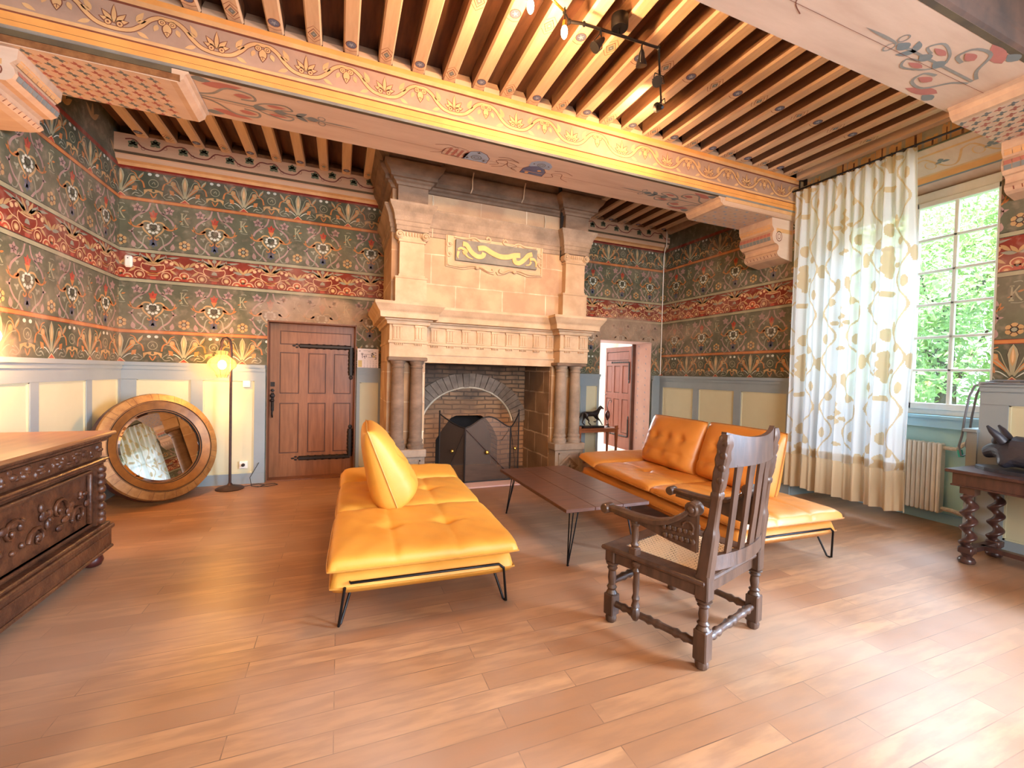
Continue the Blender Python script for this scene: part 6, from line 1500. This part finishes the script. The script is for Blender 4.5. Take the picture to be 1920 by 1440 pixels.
for p_, c in ((.02, 1), ): p.poly([(-.06, .098), (.07, .098), (.07, .102), (-.06, .102)], 'ink_grey', 1); p.poly([(.0, .085), (.03, .085), (.03, .089), (0, .089)], 'ink_grey', 1)
p.emit(mb); mb.build('paper', CA)
def text(s, size, loc, m, parent):
    cu_ = bpy.data.curves.new('number', 'FONT'); cu_.body = s; cu_.size = size; cu_.align_x = 'CENTER'; cu_.extrude = .0002
    t = bpy.data.objects.new('number', cu_); COL.objects.link(t); dg = bpy.context.evaluated_depsgraph_get()
    me = bpy.data.meshes.new_from_object(t.evaluated_get(dg)); bpy.data.objects.remove(t); return me
rows_ = []
mbt = MB(ca_o)
for j, zz in enumerate((-.045, -.072, -.099, -.122)):
    for i in range(5):
        n_ = 1+j*7+i+2
        me = text(str(n_), .019, None, None, None); x_ = -.045+i*.038
        base = len(mbt.v)
        for v in me.vertices: mbt.v.append(tuple(Vector((.357+x_+v.co.x, YB-.0912-v.co.z*.2, 1.615+zz+v.co.y))-Vector(ca_o)))
        for pl in me.polygons: mbt.f.append([base+q for q in pl.vertices]); mbt.m.append(mbt.mi('ink_grey'))
mbt.build('dates', CA)
AL = MB((-2.19, 6.2, 2.62)); AL.box(-2.275, -2.20, YB-.05, YB-.002, 2.555, 2.69, 'plastic_white', bev=.016); AL.ball((-2.237, YB-.05, 2.655), .008, .004, .006, 'ink', 8, 5)
a_ = AL.build('motion_sensor'); a_.location = (-2.19, 6.2, 2.62); tag(a_, 'small white alarm sensor high in the left corner', 'sensor')
def wallplate(name, label, cat, x, z, w, plug):
    t = thing(name, label, cat, (x, YB-.03, z)); mb = MB(); mb.box(-w/2, w/2, -.012, .016, -w/2, w/2, 'plastic_white', bev=.004); mb.build('plate', t)
    mb = MB()
    if plug: mb.lathe([(.0, -.05), (.014, -.05), (.02, -.03), (.02, -.012)], (0, 0, 0), 'ink', 12, (1, 0, 0), (0, 0, 1), (0, 1, 0)); mb.build('plug', t)
    else: mb.box(-w*.32, w*.32, -.016, -.012, -w*.32, w*.32, 'plastic_white', bev=.002); mb.build('rocker', t)
wallplate('light_switch', 'white light switch on the panelling near the floor lamp shade', 'switch', -1.065, 1.245, .08, False)
wallplate('power_socket', 'white power socket with black plug low on the panelling behind the lamp', 'socket', -1.09, .24, .09, True)

# ------------------------------------------------------------------ garden outside the window
mb = MB(); mb.box(7.0, 60, -30, 45, -1.6, -1.5, 'grass'); mb.build('ground_outside', structure=True)
def tree(loc, r, h, label, m, seed, n=5200):
    rnd = random.Random(seed); t = thing('tree', label, 'tree', loc, 0, 'trees outside the window')
    mb = MB(); mb.tube([(0, 0, 0), (.1, .05, h*.3), (0, .1, h*.6)], [.25, .2, .12], 'bark', 10)
    for k in range(6): a = k*1.05; mb.tube([(0, 0, h*(.3+.05*k)), (r*.6*cos(a), r*.6*sin(a), h*(.5+.06*k))], [.10, .03], 'bark', 6)
    mb.build('trunk', t)
    blobs = [(Vector((rnd.gauss(0, r*.42), rnd.gauss(0, r*.42), h*(.16+.74*rnd.random()))), r*(.28+.22*rnd.random())) for _ in range(34)]
    mb = MB()
    for i in range(n):
        c, rr = blobs[i % len(blobs)]; d = Vector((rnd.gauss(0, 1), rnd.gauss(0, 1), rnd.gauss(0, 1))).normalized(); q = c+d*rr*(.75+.3*rnd.random())
        a = Vector((rnd.gauss(0, 1), rnd.gauss(0, 1), rnd.gauss(0, 1))).normalized(); b = a.orthogonal().normalized(); s = .05+.06*rnd.random()
        mb.face([q-a*s, q+b*s*.5, q+a*s, q-b*s*.5], m)
    mb.build('foliage', t)
tree((14.5, 6.2, -1.5), 3.1, 8.9, 'broad leafy tree seen through the window, nearest of the garden trees', 'leaf', 1, 30000)
tree((21, 12.0, -1.5), 2.9, 9.4, 'tall leafy tree beyond the nearest one, seen beside the curtain edge', 'leaf_dark', 2, 20000)
tree((22.5, 5.6, -1.5), 3.1, 9.0, 'distant tall tree seen through the rightmost window panes', 'leaf_dark', 3, 22000)
